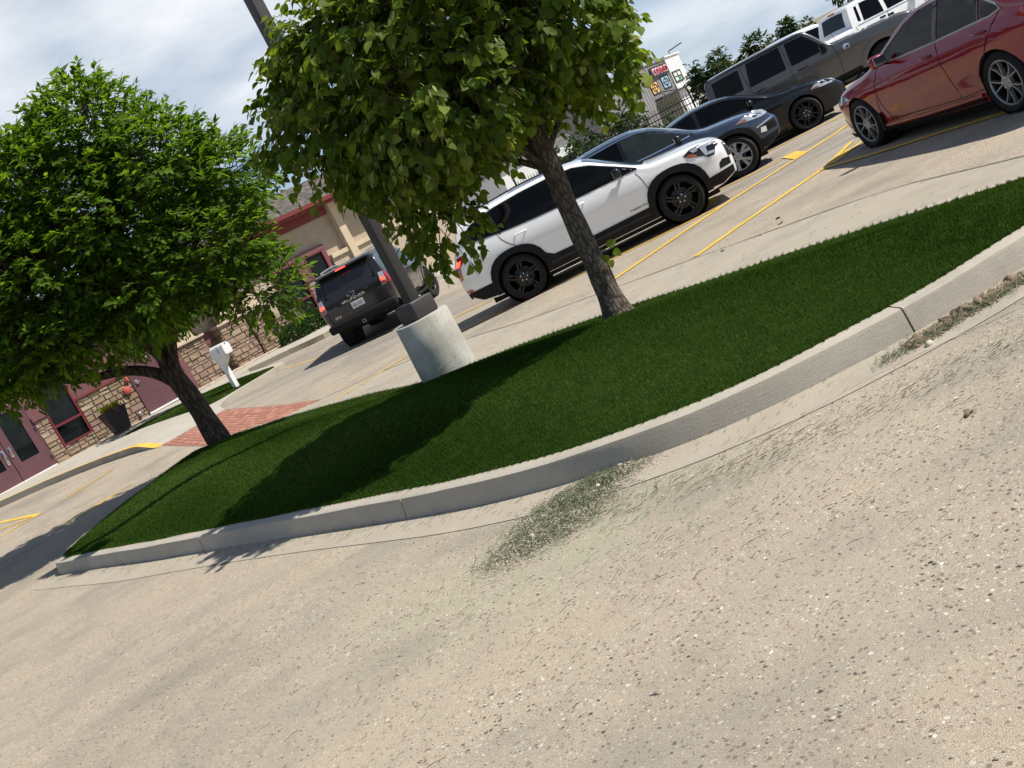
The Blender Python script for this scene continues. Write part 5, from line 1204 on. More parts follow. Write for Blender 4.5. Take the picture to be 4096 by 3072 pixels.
WHEELS = {}
def wheel_mesh(style, R, rim, wd):
    """returns list of (part name, mesh, material) with outer face towards +y"""
    key = (style, R, rim)
    if key in WHEELS: return WHEELS[key]
    out = []; h = wd / 2
    mb = MB(); mb.lathe([(rim - .01, -h + .02), (rim + .01, -h + .01), (R - .04, -h), (R - .008, -h + .03), (R, -h + .05), (R, h - .05), (R - .008, h - .03), (R - .045, h), (rim + .03, h - .008), (rim + .006, h - .018), (rim - .012, h - .035)], 56, 'y', close=False); out.append(('tyre', mb, 'tyre_rubber'))
    st = {'black10': ('black_gloss', 'black_gloss'), 'split10': ('dark_alloy', 'machined'), 'grey10': ('dark_alloy', 'dark_alloy'), 'silver5': ('dark_alloy', 'machined'), 'steel': ('black_plastic', 'dark_alloy')}[style]
    mb = MB(); mb.lathe([(rim - .012, h - .034), (rim - .02, h - .05), (rim - .03, -h + .04), (rim - .03, -h + .02)], 48, 'y', close=False); mb.lathe([(rim * .62, -.01), (rim * .62, .0), (.05, .005), (.001, .005)], 32, 'y', close=False); out.append(('rim', mb, st[0]))
    mb = MB(); mb.lathe([(rim - .016, h - .03), (rim - .005, h - .016), (rim + .004, h - .02)], 48, 'y', close=False); out.append(('rim_lip', mb, st[1]))
    mb = MB(); y0, y1 = h - .075, h - .028
    def spoke(a, w0, w1, twist=0.0, r0=.045, r1=rim - .012, mat=None, b=mb, yy=(y0, y1)):
        N = 5; V = []; F = []
        for i in range(N + 1):
            t = i / N; r = r0 + (r1 - r0) * t; an = a + twist * t; w = w0 + (w1 - w0) * t; u = Vector((math.cos(an), 0, math.sin(an))); p = Vector((-math.sin(an), 0, math.cos(an))); yo = yy[1] - .012 * (1 - t) ** 2 * 0 - .010 * math.sin(t * 3.14)
            for q, y in ((-w, yy[0]), (-w * .8, yo), (w * .8, yo), (w, yy[0])): c = u * r + p * q; V.append((c.x, y, c.z))
        for i in range(N):
            for c in range(3): k = i * 4 + c; F.append((k, k + 1, k + 5, k + 4))
        b.add(V, F)
    if style == 'black10':
        for i in range(5):
            a = i * 2 * math.pi / 5; spoke(a, .020, .016, .28); spoke(a + .55, .012, .014, -.10); spoke(a + .2, .006, .010, .42)
    elif style == 'split10':
        for i in range(5):
            a = i * 2 * math.pi / 5 + .3
            for d in (-.24, .24): spoke(a + d * .45, .010, .0065, d * .75, r0=.06)
    elif style == 'grey10':
        for i in range(5):
            a = i * 2 * math.pi / 5
            for d in (-1, 1): spoke(a + d * .20, .012, .012, d * .03, r0=.05)
    elif style == 'silver5':
        for i in range(5):
            a = i * 2 * math.pi / 5 + .2
            for d in (-1, 1): spoke(a + d * .10, .012, .042, d * .14, r0=.055)
    else:
        for i in range(6): spoke(i * math.pi / 3, .028, .03)
    mb.lathe([(.07, y0), (.072, y1 - .004), (.055, y1), (.03, y1 + .002), (.001, y1 + .003)], 24, 'y', close=False); out.append(('spokes', mb, st[1]))
    mb2 = MB()
    for i in range(5): a = i * 2 * math.pi / 5 + .6; mb2.lathe([(.011, y1 - .006), (.011, y1 + .004), (.001, y1 + .005)], 8, 'y', c=(.057 * math.cos(a), 0, .057 * math.sin(a)), close=False)
    out.append(('lug_nuts', mb2, 'chrome'))
    mb3 = MB(); mb3.lathe([(rim * .60, -.005), (rim * .60, .012), (.06, .014)], 32, 'y', close=False); out.append(('brake_disc', mb3, 'dark_alloy'))
    WHEELS[key] = out = [(n, b.build(n, m, None, True, 40), m) for n, b, m in out]
    for n, o, m in out: C.objects.unlink(o)
    return out
def add_wheels(root, wb, track, R, rim, wd, style, steer=0.0):
    for xw in (wb, 0):
        for sg in (-1, 1):
            w_ = empty('wheel', (xw, sg * (track - wd / 2), R), (math.pi if sg < 0 else 0) + (steer if xw else 0), parent=root)
            for n, o, m in wheel_mesh(style, R, rim, wd):
                c = bpy.data.objects.new(n, o.data); link(c, w_)
            if sg > 0: w_.rotation_euler = (0, random.random() * 6, w_.rotation_euler[2])
def mirror(root, car, x, z, mat, cap, sz=(.10, .19, .14)):
    for sg in (-1, 1):
        p = empty('mirror', (0, 0, 0), parent=root); y = car.side(x, z) ; mb = MB(); mb.box((0, 0, 0), (sz[0] * 1.1, sz[1], sz[2]), bev=.045)
        V = [(a + x - .02 + (abs(b) / sz[1]) * 0 - .10 * (b / sz[1]) * 0, sg * (y + .14) + b, c_ + z + .05) for a, b, c_ in mb.v]; mesh_obj('mirror_shell', V, mb.f, cap, p, True, 50)
        mb = MB(); mb.tube([(x + .03, sg * (y - .02), z - .02), (x - .0, sg * (y + .10), z + .01)], .025, 8); mb.build('mirror_arm', 'black_plastic', p)
        mb = MB(); mb.box((x - .02 - sz[0] * .56, sg * (y + .14), z + .05), (.006, sz[1] * .8, sz[2] * .75), bev=.003); mb.build('mirror_glass', 'chrome', p)
def handle(root, car, x, z, mat, w_=.2, sgs=(-1, 1)):
    for sg in sgs:
        P = [car.S(x + t * w_, z + .012 * t, sg, e) for t, e in ((0, .002), (.12, .03), (.5, .042), (.88, .03), (1, .002))]; mb = MB(); mb.tube(P, [.012, .015, .016, .015, .012], 8); h_ = mb.build('door_handle', mat, root, True, 60)
def arc(cx, cz, r, a0, a1, n=14, sq=0.0):
    out = []
    for i in range(n + 1):
        a = a0 + (a1 - a0) * i / n; c, s_ = math.cos(a), math.sin(a); k = 1 + sq * (abs(c * s_) * 2) ** 2; out.append((cx + r * k * c, cz + r * k * s_))
    return out
def cladding(car, root, xw, r0, r1, zb, mat, sq=.05, e=.016, sg=None):
    R = car.R; lo = math.asin(max(-.95, min(.95, (zb - R) / r0))); lo1 = math.asin(max(-.95, min(.95, (zb - R) / r1)))
    o = arc(xw, R, r1, lo1, math.pi - lo1, 18, sq) + arc(xw, R, r0, math.pi - lo, lo, 18); car.sidep('wheel_arch_trim', o, mat, root, sg, e=e, sp=.0, skirt=.02)
def ring_line(car, root, outline, w, mat, sg=None, e=.006): car.line('window_trim', list(outline) + [outline[0]], w, mat, root, sg, e, sm=False)
def start(name, x, y, hdg, z, label):
    r = empty(name, (x, y, z), R_(hdg)); tag(r, label, 'car'); return r
PLAN = lambda W, x0, x1, rc=.80, fc=.72, rl=.35, fl=.6: [(x0, W * rc), (x0 + rl * .18, W * (rc + (1 - rc) * .45)), (x0 + rl * .5, W * (rc + (1 - rc) * .8)), (x0 + rl * 1.1, W * .992), (x0 + 1.1, W), (x1 - 1.4, W), (x1 - fl * 1.2, W * .985), (x1 - fl * .6, W * (fc + (1 - fc) * .80)), (x1 - fl * .22, W * (fc + (1 - fc) * .42)), (x1, W * fc)]

# ---- 1 white SUV
r1 = start('white_suv', 1.13, 17.28, -11.5, 0, 'white SUV with black cladding and black wheels parked behind the linden')
c = Car(top=[(-.98, .98), (-.93, 1.08), (-.78, 1.34), (-.66, 1.54), (-.5, 1.605), (-.1, 1.64), (.6, 1.66), (1.15, 1.65), (1.5, 1.60), (1.95, 1.36), (2.36, 1.13), (2.5, 1.085), (2.9, 1.055), (3.25, 1.03), (3.5, .985), (3.62, .93), (3.65, .88)], bot=[(-.98, .46), (-.75, .30), (-.4, .25), (1.3, .24), (3.0, .24), (3.4, .27), (3.65, .36)],
        half=PLAN(.92, -.98, 3.65, .80, .74, .35, .5), belt=[(-.98, 1.0), (-.5, 1.17), (.2, 1.12), (1.4, 1.07), (2.3, 1.04), (3.65, .9)], low=[(0, .93), (.12, .955), (.35, .985), (.52, .988), (.70, 1.0), (.80, .99), (.93, .965), (1, .94)], tumble=.70, R=.359, ra=.415, wb=2.725, half_max=.92, fshear=[(.2, -.06), (.4, .02), (.6, .03), (.85, 0), (1.1, -.1)], rshear=[(.2, .08), (.5, 0), (.8, -.01), (1.0, .0), (1.6, 0)])
c.body(r1, 'paint_white')
DLO = [(2.30, 1.075), (2.02, 1.24), (1.66, 1.44), (1.40, 1.525), (1.1, 1.555), (.5, 1.56), (0, 1.535), (-.42, 1.46), (-.72, 1.29), (-.62, 1.235), (-.3, 1.19), (.1, 1.145), (.6, 1.115), (1.3, 1.09)]
gl = c.sidep('side_glass', DLO, 'tint_glass', r1, e=.004); ring_line(c, r1, DLO, .022, 'black_gloss', e=.008)
c.line('pillar', [(1.02, 1.09), (.98, 1.56)], .055, 'black_gloss', r1, e=.009); c.line('pillar', [(-.02, 1.14), (-.12, 1.52)], .06, 'black_gloss', r1, e=.009)
for p in ([(2.22, 1.06), (2.30, .9), (2.33, .65), (2.30, .44)], [(1.03, 1.1), (1.05, .8), (1.04, .44)], [(-.10, 1.16), (-.02, 1.0), (.18, .80), (.36, .70)]): c.line('shut_line', p, .010, 'gap_black', r1, e=.0025)
cladding(c, r1, 0, .408, .505, .27, 'black_plastic', .07); cladding(c, r1, 2.725, .408, .505, .27, 'black_plastic', .07)
c.sidep('sill_cladding', [(.40, .25), (2.33, .25), (2.26, .46), (1.3, .455), (.6, .475), (.47, .56), (.43, .40)], 'black_plastic', r1, e=.014); c.line('sill_strip', [(.5, .365), (2.2, .36)], .03, 'dark_alloy', r1, e=.018)
c.sidep('bumper_cladding', [(-.97, .48), (-.9, .5), (-.5, .50), (-.44, .42), (-.42, .27), (-.75, .31), (-.95, .44)], 'black_plastic', r1, e=.012); c.sidep('bumper_cladding', [(3.14, .30), (3.18, .44), (3.45, .46), (3.62, .47), (3.62, .36), (3.4, .28)], 'black_plastic', r1, e=.012)
c.endp('lower_bumper', [(-.62, .38), (.62, .38), (.62, .50), (-.62, .50)], 'black_plastic', r1, False, e=.01); c.endp('lower_grille', [(-.60, .38), (.60, .38), (.62, .52), (-.62, .52)], 'black_plastic', r1, True, e=.01)
gr = c.endp('grille', [(-.52, .60), (.52, .60), (.60, .88), (-.60, .88)], 'black_gloss', r1, True, e=.012)
for z in (.66, .73, .80): c.line('grille_bar', [(-.52, z), (.52, z)], .022, 'dark_alloy', gr, mapf=lambda a, b, e: c.E(a, b, True, e), e=.03)
c.endp('badge', [(-.14, .70), (.14, .70), (.14, .77), (-.14, .77)], 'lens_red', r1, True, e=.034)
HLT = [(3.00, .915), (3.12, .965), (3.40, .975), (3.56, .93), (3.60, .86), (3.50, .835), (3.44, .74), (3.34, .735), (3.28, .79), (3.06, .86)]
hl = c.sidep('headlight', HLT, 'black_gloss', r1, e=.006); c.sidep('headlight_lens', [(3.27, .945), (3.53, .935), (3.56, .895), (3.37, .90), (3.36, .82), (3.47, .80), (3.45, .765), (3.31, .78)], 'lens_clear', r1, e=.011); c.sidep('grille_edge', [(3.60, .62), (3.648, .62), (3.648, .87), (3.615, .90)], 'black_gloss', r1, e=.008); c.sidep('turn_lamp', [(3.03, .90), (3.12, .90), (3.20, .85), (3.18, .825), (3.07, .86)], 'lens_amber', r1, e=.012); c.sidep('headlight_lens', [(3.12, .95), (3.24, .955), (3.23, .90), (3.16, .90)], 'lens_clear', r1, e=.0125)
c.sidep('fog_vent', [(3.42, .50), (3.60, .50), (3.61, .60), (3.50, .62), (3.44, .58)], 'black_plastic', r1, e=.006)
tl = c.sidep('taillight', [(-.965, .98), (-.90, 1.08), (-.70, 1.10), (-.74, 1.02), (-.86, .93), (-.90, .74), (-.955, .72)], 'lens_red', r1, e=.008); c.sidep('taillight_lens', [(-.94, .95), (-.88, 1.03), (-.80, 1.03), (-.86, .95)], 'brake_glow', r1, e=.012)
c.sidep('reflector', [(-.96, .50), (-.84, .50), (-.84, .545), (-.955, .555)], 'lens_red', r1, e=.014)
c.topp('windshield', [(1.58, -.60), (1.58, .60), (2.40, .70), (2.44, .35), (2.45, 0), (2.44, -.35), (2.40, -.70)], 'wind_glass', r1, e=.004); c.topp('sunroof', [(.3, -.48), (1.25, -.48), (1.25, .48), (.3, .48)], 'wind_glass', r1, e=.003); c.topp('rear_glass', [(-.88, -.55), (-.68, -.52), (-.68, .52), (-.88, .55)], 'tint_glass', r1, e=.004)
c.line('hood_line', [(2.46, .70), (2.9, .72), (3.3, .66), (3.5, .55)], .008, 'gap_black', r1, mapf=lambda a, b, e: c.T(a, b, e), e=.002); c.line('hood_line', [(2.46, -.70), (2.9, -.72), (3.3, -.66), (3.5, -.55)], .008, 'gap_black', r1, mapf=lambda a, b, e: c.T(a, b, e), e=.002)
for sg in (-1, 1):
    mb = MB(); mb.tube([c.T(x, sg * .56, e) for x, e in ((-.3, .0), (-.2, .04), (.5, .05), (1.1, .04), (1.25, .0))], .014, 6); mb.build('roof_rail', 'black_gloss', r1, True)
mirror(r1, c, 2.02, 1.10, 'black_gloss', 'black_gloss', (.11, .20, .15)); handle(r1, c, 1.15, .97, 'paint_white'); handle(r1, c, .16, 1.00, 'paint_white')
add_wheels(r1, 2.725, .915, .359, .262, .235, 'black10')
def side_text(car, root, body, x, z, size, mat, sg=-1, wd=None):
    p = car.S(x, z, sg, .006); q = car.S(x + .1, z, sg, .006); t = (q - p).normalized() * (1 if sg < 0 else -1); up = (car.S(x, z + .05, sg, .006) - p).normalized(); nrm = t.cross(up); m = Matrix.Identity(4)
    for i in range(3): m[i][0], m[i][1], m[i][2], m[i][3] = t[i], up[i], nrm[i], p[i]
    text_obj('badge_lettering', body, size, mat, root, m, width=wd)
side_text(c, r1, 'TERRAIN', 2.08, .525, .04, 'gap_black', -1, .29)
mb = MB(); mb.box((3.70, 0, .56), (.012, .32, .15)); mb.build('number_plate', 'black_plastic', r1)

# ---- 2 dark blue SUV
r2 = start('blue_suv', 2.97, 19.64, -12, 0, 'dark blue SUV parked between the white SUV and the black sedan')
c = Car(top=[(-.91, 1.0), (-.84, 1.15), (-.62, 1.48), (-.45, 1.57), (.1, 1.62), (.7, 1.645), (1.05, 1.63), (1.35, 1.56), (1.85, 1.30), (2.22, 1.10), (2.4, 1.055), (2.8, 1.02), (3.15, .97), (3.38, .88), (3.5, .76)], bot=[(-.91, .42), (-.6, .28), (0, .24), (1.3, .23), (2.9, .23), (3.2, .27), (3.5, .40)],
        half=PLAN(.927, -.91, 3.5, .80, .66, .35, .75), belt=[(-.91, 1.0), (-.4, 1.15), (.2, 1.10), (1.4, 1.05), (2.2, 1.02), (3.5, .85)], low=[(0, .92), (.2, .965), (.4, .985), (.62, 1.0), (.78, .995), (.9, .965), (1, .94)], tumble=.69, R=.358, ra=.41, wb=2.64, half_max=.927, fshear=[(.2, -.12), (.4, .0), (.6, .03), (.8, 0), (1.0, -.12)])
c.body(r2, 'paint_blue')
c.sidep('side_glass', [(2.12, 1.075), (1.8, 1.28), (1.42, 1.47), (1.2, 1.525), (1.0, 1.54), (.93, 1.545), (.90, 1.09), (1.5, 1.075)], 'clear_glass', r2, e=.004); c.sidep('side_glass', [(.84, 1.545), (.4, 1.53), (0, 1.49), (-.12, 1.14), (.3, 1.11), (.82, 1.095)], 'tint_glass', r2, e=.004); c.sidep('side_glass', [(-.08, 1.48), (-.4, 1.38), (-.62, 1.25), (-.5, 1.18), (-.2, 1.145)], 'tint_glass', r2, e=.004)
ring_line(c, r2, [(2.16, 1.065), (1.8, 1.295), (1.42, 1.485), (1.2, 1.54), (.9, 1.56), (.3, 1.54), (-.1, 1.495), (-.42, 1.39), (-.66, 1.24), (-.5, 1.165), (.1, 1.115), (1.3, 1.07)], .02, 'chrome', e=.006); c.line('pillar', [(.87, 1.08), (.87, 1.55)], .07, 'black_gloss', r2, e=.008)
for p in ([(2.10, 1.05), (2.14, .8), (2.06, .40)], [(.87, 1.08), (.87, .42)], [(-.1, 1.12), (.1, .9), (.34, .72)]): c.line('shut_line', p, .01, 'gap_black', r2, e=.0025)
cladding(c, r2, 0, .404, .48, .26, 'black_plastic'); cladding(c, r2, 2.64, .404, .48, .26, 'black_plastic'); c.sidep('sill_cladding', [(.42, .24), (2.22, .24), (2.18, .37), (1.3, .37), (.46, .40)], 'black_plastic', r2, e=.012)
c.sidep('bumper_cladding', [(3.02, .33), (3.06, .48), (3.12, .44), (3.47, .47), (3.45, .38), (3.2, .28)], 'black_plastic', r2, e=.012)
c.sidep('headlight', [(2.82, .865), (3.0, .93), (3.25, .955), (3.40, .90), (3.43, .82), (3.3, .80), (3.05, .83)], 'lens_clear', r2, e=.006); c.sidep('turn_lamp', [(2.83, .865), (2.95, .895), (3.03, .87), (2.99, .848)], 'lens_amber', r2, e=.012)
c.line('chrome_strip', [(3.12, .66), (3.35, .70), (3.46, .72)], .022, 'chrome', r2, e=.014); c.sidep('fog_vent', [(3.24, .53), (3.46, .53), (3.465, .68), (3.26, .65)], 'black_plastic', r2, e=.006); c.sidep('fog_lamp', [(3.16, .55), (3.27, .53), (3.28, .62), (3.19, .63)], 'white_plastic', r2, e=.014)
gr = c.endp('grille', [(-.5, .70), (.5, .70), (.55, .84), (.45, .88), (-.45, .88), (-.55, .84)], 'black_gloss', r2, True, e=.012); c.endp('lower_grille', [(-.55, .42), (.55, .42), (.5, .62), (-.5, .62)], 'black_plastic', r2, True, e=.012)
for z in (.74, .78, .82): c.line('grille_bar', [(-.48, z), (.48, z)], .014, 'chrome', gr, mapf=lambda a, b, e: c.E(a, b, True, e), e=.03)
mb = MB(); mb.box((3.56, 0, .52), (.014, .34, .16)); mb.build('number_plate', 'plate_white', r2)
c.sidep('taillight', [(-.88, .95), (-.8, 1.08), (-.55, 1.08), (-.62, .95)], 'lens_red', r2, e=.008)
c.topp('windshield', [(1.42, -.58), (1.42, .58), (2.2, .70), (2.27, .3), (2.28, 0), (2.27, -.3), (2.2, -.70)], 'wind_glass', r2, e=.004); c.topp('sunroof', [(.2, -.46), (1.1, -.46), (1.1, .46), (.2, .46)], 'wind_glass', r2, e=.003); c.topp('rear_glass', [(-.8, -.55), (-.58, -.52), (-.58, .52), (-.8, .55)], 'tint_glass', r2, e=.004)
mirror(r2, c, 1.83, 1.06, 'paint_blue', 'black_gloss'); handle(r2, c, 1.0, .95, 'paint_blue'); handle(r2, c, .0, .98, 'paint_blue'); add_wheels(r2, 2.64, .915, .358, .245, .235, 'silver5')

# ---- 3 black sedan
r3 = start('black_sedan', 5.16, 22.02, -10.5, 0, 'glossy black sedan between the blue SUV and the boxy grey one')
c = Car(top=[(-1.05, .90), (-1.0, .98), (-.75, 1.03), (-.45, 1.10), (0, 1.27), (.4, 1.375), (.8, 1.415), (1.2, 1.405), (1.5, 1.35), (1.95, 1.15), (2.3, .985), (2.45, .95), (2.9, .90), (3.3, .82), (3.52, .72), (3.63, .62)], bot=[(-1.05, .38), (-.7, .25), (0, .2), (1.3, .18), (2.9, .18), (3.3, .19), (3.63, .26)],
        half=PLAN(.90, -1.05, 3.63, .80, .68, .4, .7), belt=[(-1.05, .92), (-.5, 1.0), (.3, .97), (1.4, .93), (2.3, .90), (3.63, .75)], low=[(0, .92), (.25, .965), (.5, .985), (.75, 1.0), (.88, .98), (1, .945)], tumble=.66, R=.323, ra=.365, wb=2.735, half_max=.90, fshear=[(.18, 0), (.35, .03), (.6, 0), (.85, -.1)])
c.body(r3, 'paint_black')
c.sidep('side_glass', [(2.14, .955), (1.75, 1.14), (1.42, 1.27), (1.12, 1.325), (.80, 1.335), (.77, .975), (1.5, .965)], 'tint_glass', r3, e=.004); c.sidep('side_glass', [(.70, 1.335), (.35, 1.30), (.05, 1.22), (-.3, 1.06), (-.1, 1.01), (.68, .98)], 'tint_glass', r3, e=.004); c.line('pillar', [(.735, .97), (.745, 1.34)], .06, 'black_gloss', r3, e=.008)
c.line('window_trim', [(-.34, 1.05), (.0, 1.215), (.4, 1.325), (.8, 1.35), (1.15, 1.34), (1.45, 1.285), (1.8, 1.135), (2.16, .965)], .012, 'dark_alloy', r3, e=.007)
for p in ([(2.12, .94), (2.16, .7), (2.1, .36)], [(.74, .97), (.76, .36)], [(-.28, 1.02), (-.05, .8), (.3, .6)]): c.line('shut_line', p, .01, 'gap_black', r3, e=.0025)
c.sidep('headlight', [(2.98, .70), (3.08, .76), (3.30, .775), (3.50, .72), (3.56, .66), (3.45, .645), (3.2, .665)], 'lens_clear', r3, e=.006); c.sidep('turn_lamp', [(2.99, .70), (3.06, .72), (3.16, .70), (3.12, .683)], 'lens_amber', r3, e=.012)
c.endp('grille', [(-.5, .46), (.5, .46), (.58, .62), (-.58, .62)], 'black_gloss', r3, True, e=.01); c.endp('lower_grille', [(-.5, .28), (.5, .28), (.5, .4), (-.5, .4)], 'black_plastic', r3, True, e=.01); c.sidep('taillight', [(-1.02, .8), (-.98, .92), (-.7, .95), (-.75, .82)], 'lens_red', r3, e=.006); c.line('sill_strip', [(.45, .22), (2.3, .21)], .05, 'black_plastic', r3, e=.01)
c.topp('windshield', [(1.5, -.55), (1.5, .55), (2.26, .70), (2.33, .3), (2.34, 0), (2.33, -.3), (2.26, -.70)], 'wind_glass', r3, e=.004); c.topp('rear_glass', [(-.42, -.6), (.25, -.52), (.25, .52), (-.42, .6)], 'tint_glass', r3, e=.004)
mirror(r3, c, 1.82, .96, 'paint_black', 'black_gloss', (.10, .18, .12)); handle(r3, c, .9, .85, 'paint_black'); handle(r3, c, -.1, .87, 'paint_black'); add_wheels(r3, 2.735, .89, .323, .238, .225, 'grey10')

# ---- 4 boxy grey off-roader
r4 = start('grey_offroader', 8.30, 24.97, -18.7, 0, 'boxy dark grey four-door off-roader behind the black sedan')
c = Car(top=[(-.98, 1.05), (-.97, 1.30), (-.93, 1.70), (-.86, 1.80), (-.5, 1.835), (.5, 1.86), (1.3, 1.855), (1.5, 1.82), (1.62, 1.70), (1.92, 1.32), (2.0, 1.275), (2.4, 1.25), (3.3, 1.215), (3.68, 1.17), (3.80, 1.08), (3.85, .95)], bot=[(-.98, .62), (-.5, .5), (0, .45), (2.9, .45), (3.4, .5), (3.85, .62)],
        half=PLAN(.93, -.98, 3.85, .90, .82, .3, .35), belt=[(-.98, 1.18), (1.9, 1.18), (2.2, 1.17), (3.85, 1.05)], low=[(0, .93), (.3, .965), (.6, .98), (.85, .985), (1, .975)], tumble=.84, gpow=1.0, R=.405, ra=.47, wb=2.95, half_max=.93, er=.06, crown=.025)
c.body(r4, 'paint_grey')
for q in ([(1.83, 1.22), (1.60, 1.56), (1.46, 1.72), (1.05, 1.735), (1.02, 1.22)], [(.90, 1.735), (.12, 1.735), (.02, 1.22), (.88, 1.215)], [(-.10, 1.70), (-.75, 1.68), (-.78, 1.26), (-.14, 1.24)]): c.sidep('side_glass', q, 'tint_glass', r4, e=.004); ring_line(c, r4, q, .018, 'black_plastic')
c.sidep('roof_panel', [(-.9, 1.765), (-.86, 1.80), (1.42, 1.80), (1.50, 1.755)], 'black_plastic', r4, e=.004, sp=0)
for p in ([(1.95, 1.24), (2.02, 1.0), (1.98, .56)], [(.96, 1.75), (.96, .55)], [(-.05, 1.75), (.0, 1.1), (.30, .85)], [(-.12, 1.0), (-.9, 1.0)]): c.line('shut_line', p, .012, 'gap_black', r4, e=.0025, sm=False)
c.line('body_crease', [(-.9, 1.15), (1.95, 1.15)], .022, 'paint_grey', r4, e=.012)
cladding(c, r4, 0, .464, .55, .46, 'black_plastic', .04); cladding(c, r4, 2.95, .464, .55, .46, 'paint_grey', .04, .03); c.sidep('sill_cladding', [(.5, .45), (2.4, .45), (2.38, .53), (.52, .53)], 'black_plastic', r4, e=.02)
mb = MB(); mb.prism([(2.16, 1.02), (2.30, 1.02), (2.30, 1.11), (2.23, 1.14), (2.16, 1.11)], lambda a, b, h: c.S(a, b, -1, h), .002, .01); mb.build('shield_badge', 'chrome', r4); mb = MB(); mb.prism([(2.175, 1.035), (2.285, 1.035), (2.285, 1.07), (2.25, 1.09), (2.22, 1.06)], lambda a, b, h: c.S(a, b, -1, h), .011, .013); mb.build('shield_motif', 'gap_black', r4)
c.topp('windshield', [(1.56, -.68), (1.56, .68), (1.92, .74), (1.92, -.74)], 'wind_glass', r4, e=.004); c.line('windshield_frame', [(1.50, -.73), (1.95, -.77)], .05, 'chrome', r4, mapf=lambda a, b, e: c.T(a, b, e), e=.008)
c.endp('grille', [(-.72, .98), (.72, .98), (.72, 1.12), (-.72, 1.12)], 'black_plastic', r4, True, e=.02); c.sidep('bumper_cladding', [(3.45, .58), (3.82, .62), (3.83, .85), (3.55, .85)], 'black_plastic', r4, e=.05)
for sg in (-1, 1): mb = MB(); mb.lathe([(.10, 0), (.10, .02), (.001, .03)], 20, 'z', Matrix.Rotation(math.pi / 2, 3, 'Y'), (3.84, sg * .6, 1.05)); mb.build('headlight', 'lens_clear', r4)
c.endp('tailgate_trim', [(-.8, .7), (.8, .7), (.8, 1.15), (-.8, 1.15)], 'paint_grey', r4, False, e=.006); c.sidep('taillight', [(-.97, 1.0), (-.97, 1.28), (-.88, 1.28), (-.88, 1.0)], 'lens_red', r4, e=.012)
mb = MB(); mb.lathe([(.20, -.1), (.38, -.11), (.405, -.08), (.405, .08), (.38, .11), (.2, .1)], 40, 'z', Matrix.Rotation(math.pi / 2, 3, 'Y'), (-1.12, 0, 1.05)); mb.build('spare_tyre', 'tyre_rubber', r4, True, 40)
mirror(r4, c, 1.78, 1.22, 'black_plastic', 'black_plastic', (.13, .19, .22)); handle(r4, c, 1.10, 1.06, 'black_plastic', .24); handle(r4, c, .10, 1.05, 'black_plastic', .24)
for sg in (-1, 1): mb = MB(); mb.box((3.35, sg * .72, 1.25), (.14, .03, .05), bev=.01); mb.build('fender_sight', 'black_plastic', r4)
mb = MB(); mb.tube([(2.1, -.80, 1.24), (2.02, -.82, 1.62)], .004, 5); mb.build('aerial', 'black_plastic', r4)
add_wheels(r4, 2.95, .93, .405, .225, .26, 'steel')

# ---- 5 red sedan
r5 = start('red_sedan', 6.74, 10.53, 95.9, 0, 'shiny dark red sedan seen from its left at the right edge')
c = Car(top=[(-1.1, .95), (-1.06, 1.05), (-.8, 1.10), (-.5, 1.135), (0, 1.30), (.4, 1.41), (.8, 1.445), (1.2, 1.435), (1.5, 1.385), (1.95, 1.18), (2.35, 1.0), (2.5, .965), (2.95, .90), (3.35, .81), (3.62, .69), (3.78, .56)], bot=[(-1.1, .36), (-.7, .25), (0, .2), (1.4, .17), (2.9, .17), (3.4, .17), (3.78, .22)],
        half=PLAN(.92, -1.1, 3.78, .78, .62, .45, .85), belt=[(-1.1, .95), (-.6, 1.03), (.3, 1.0), (1.4, .95), (2.4, .91), (3.78, .74)], low=[(0, .915), (.10, .945), (.22, .935), (.40, .962), (.60, .985), (.74, 1.0), (.84, .975), (.92, .965), (1, .94)], tumble=.66, R=.334, ra=.372, wb=2.825, half_max=.92, fshear=[(.15, 0.02), (.3, .05), (.55, 0), (.8, -.12)])
c.body(r5, 'paint_red')
q1 = [(2.10, .985), (1.80, 1.13), (1.48, 1.285), (1.2, 1.35), (.92, 1.365), (.90, .995), (1.5, .985)]; q2 = [(.82, 1.365), (.45, 1.33), (.12, 1.24), (.08, 1.03), (.80, 1.0)]; q3 = [(.05, 1.22), (-.2, 1.11), (-.26, 1.06), (-.12, 1.035), (.02, 1.03)]
for q in (q1, q2, q3): c.sidep('side_glass', q, 'tint_glass', r5, e=.004)
c.line('pillar', [(.86, .99), (.87, 1.37)], .08, 'black_gloss', r5, e=.008); c.line('pillar', [(.065, 1.03), (.085, 1.235)], .03, 'black_gloss', r5, e=.008)
c.line('window_trim', [(2.16, .975), (1.5, .968), (.8, .985), (0, 1.015), (-.15, 1.02), (-.30, 1.055), (-.22, 1.115), (.1, 1.255), (.45, 1.35), (.85, 1.385), (1.2, 1.37), (1.5, 1.30), (1.85, 1.13), (2.16, .98)], .018, 'machined', r5, e=.007, sm=False)
for p in ([(2.12, .96), (2.24, .75), (2.28, .5), (2.22, .30)], [(.86, .98), (.84, .7), (.80, .30)], [(-.28, 1.03), (-.10, .9), (.12, .68), (.34, .50), (.37, .33)], [(.37, .33), (.9, .30), (2.2, .30)], [(2.30, .62), (2.36, .52), (2.40, .40)]): c.line('shut_line', p, .009, 'gap_black', r5, e=.0025)
c.line('sill_strip', [(.42, .22), (1.4, .195), (2.40, .19)], .035, 'black_plastic', r5, e=.012); c.line('sill_crease', [(.42, .275), (1.4, .25), (2.40, .245)], .03, 'paint_red', r5, e=.018)
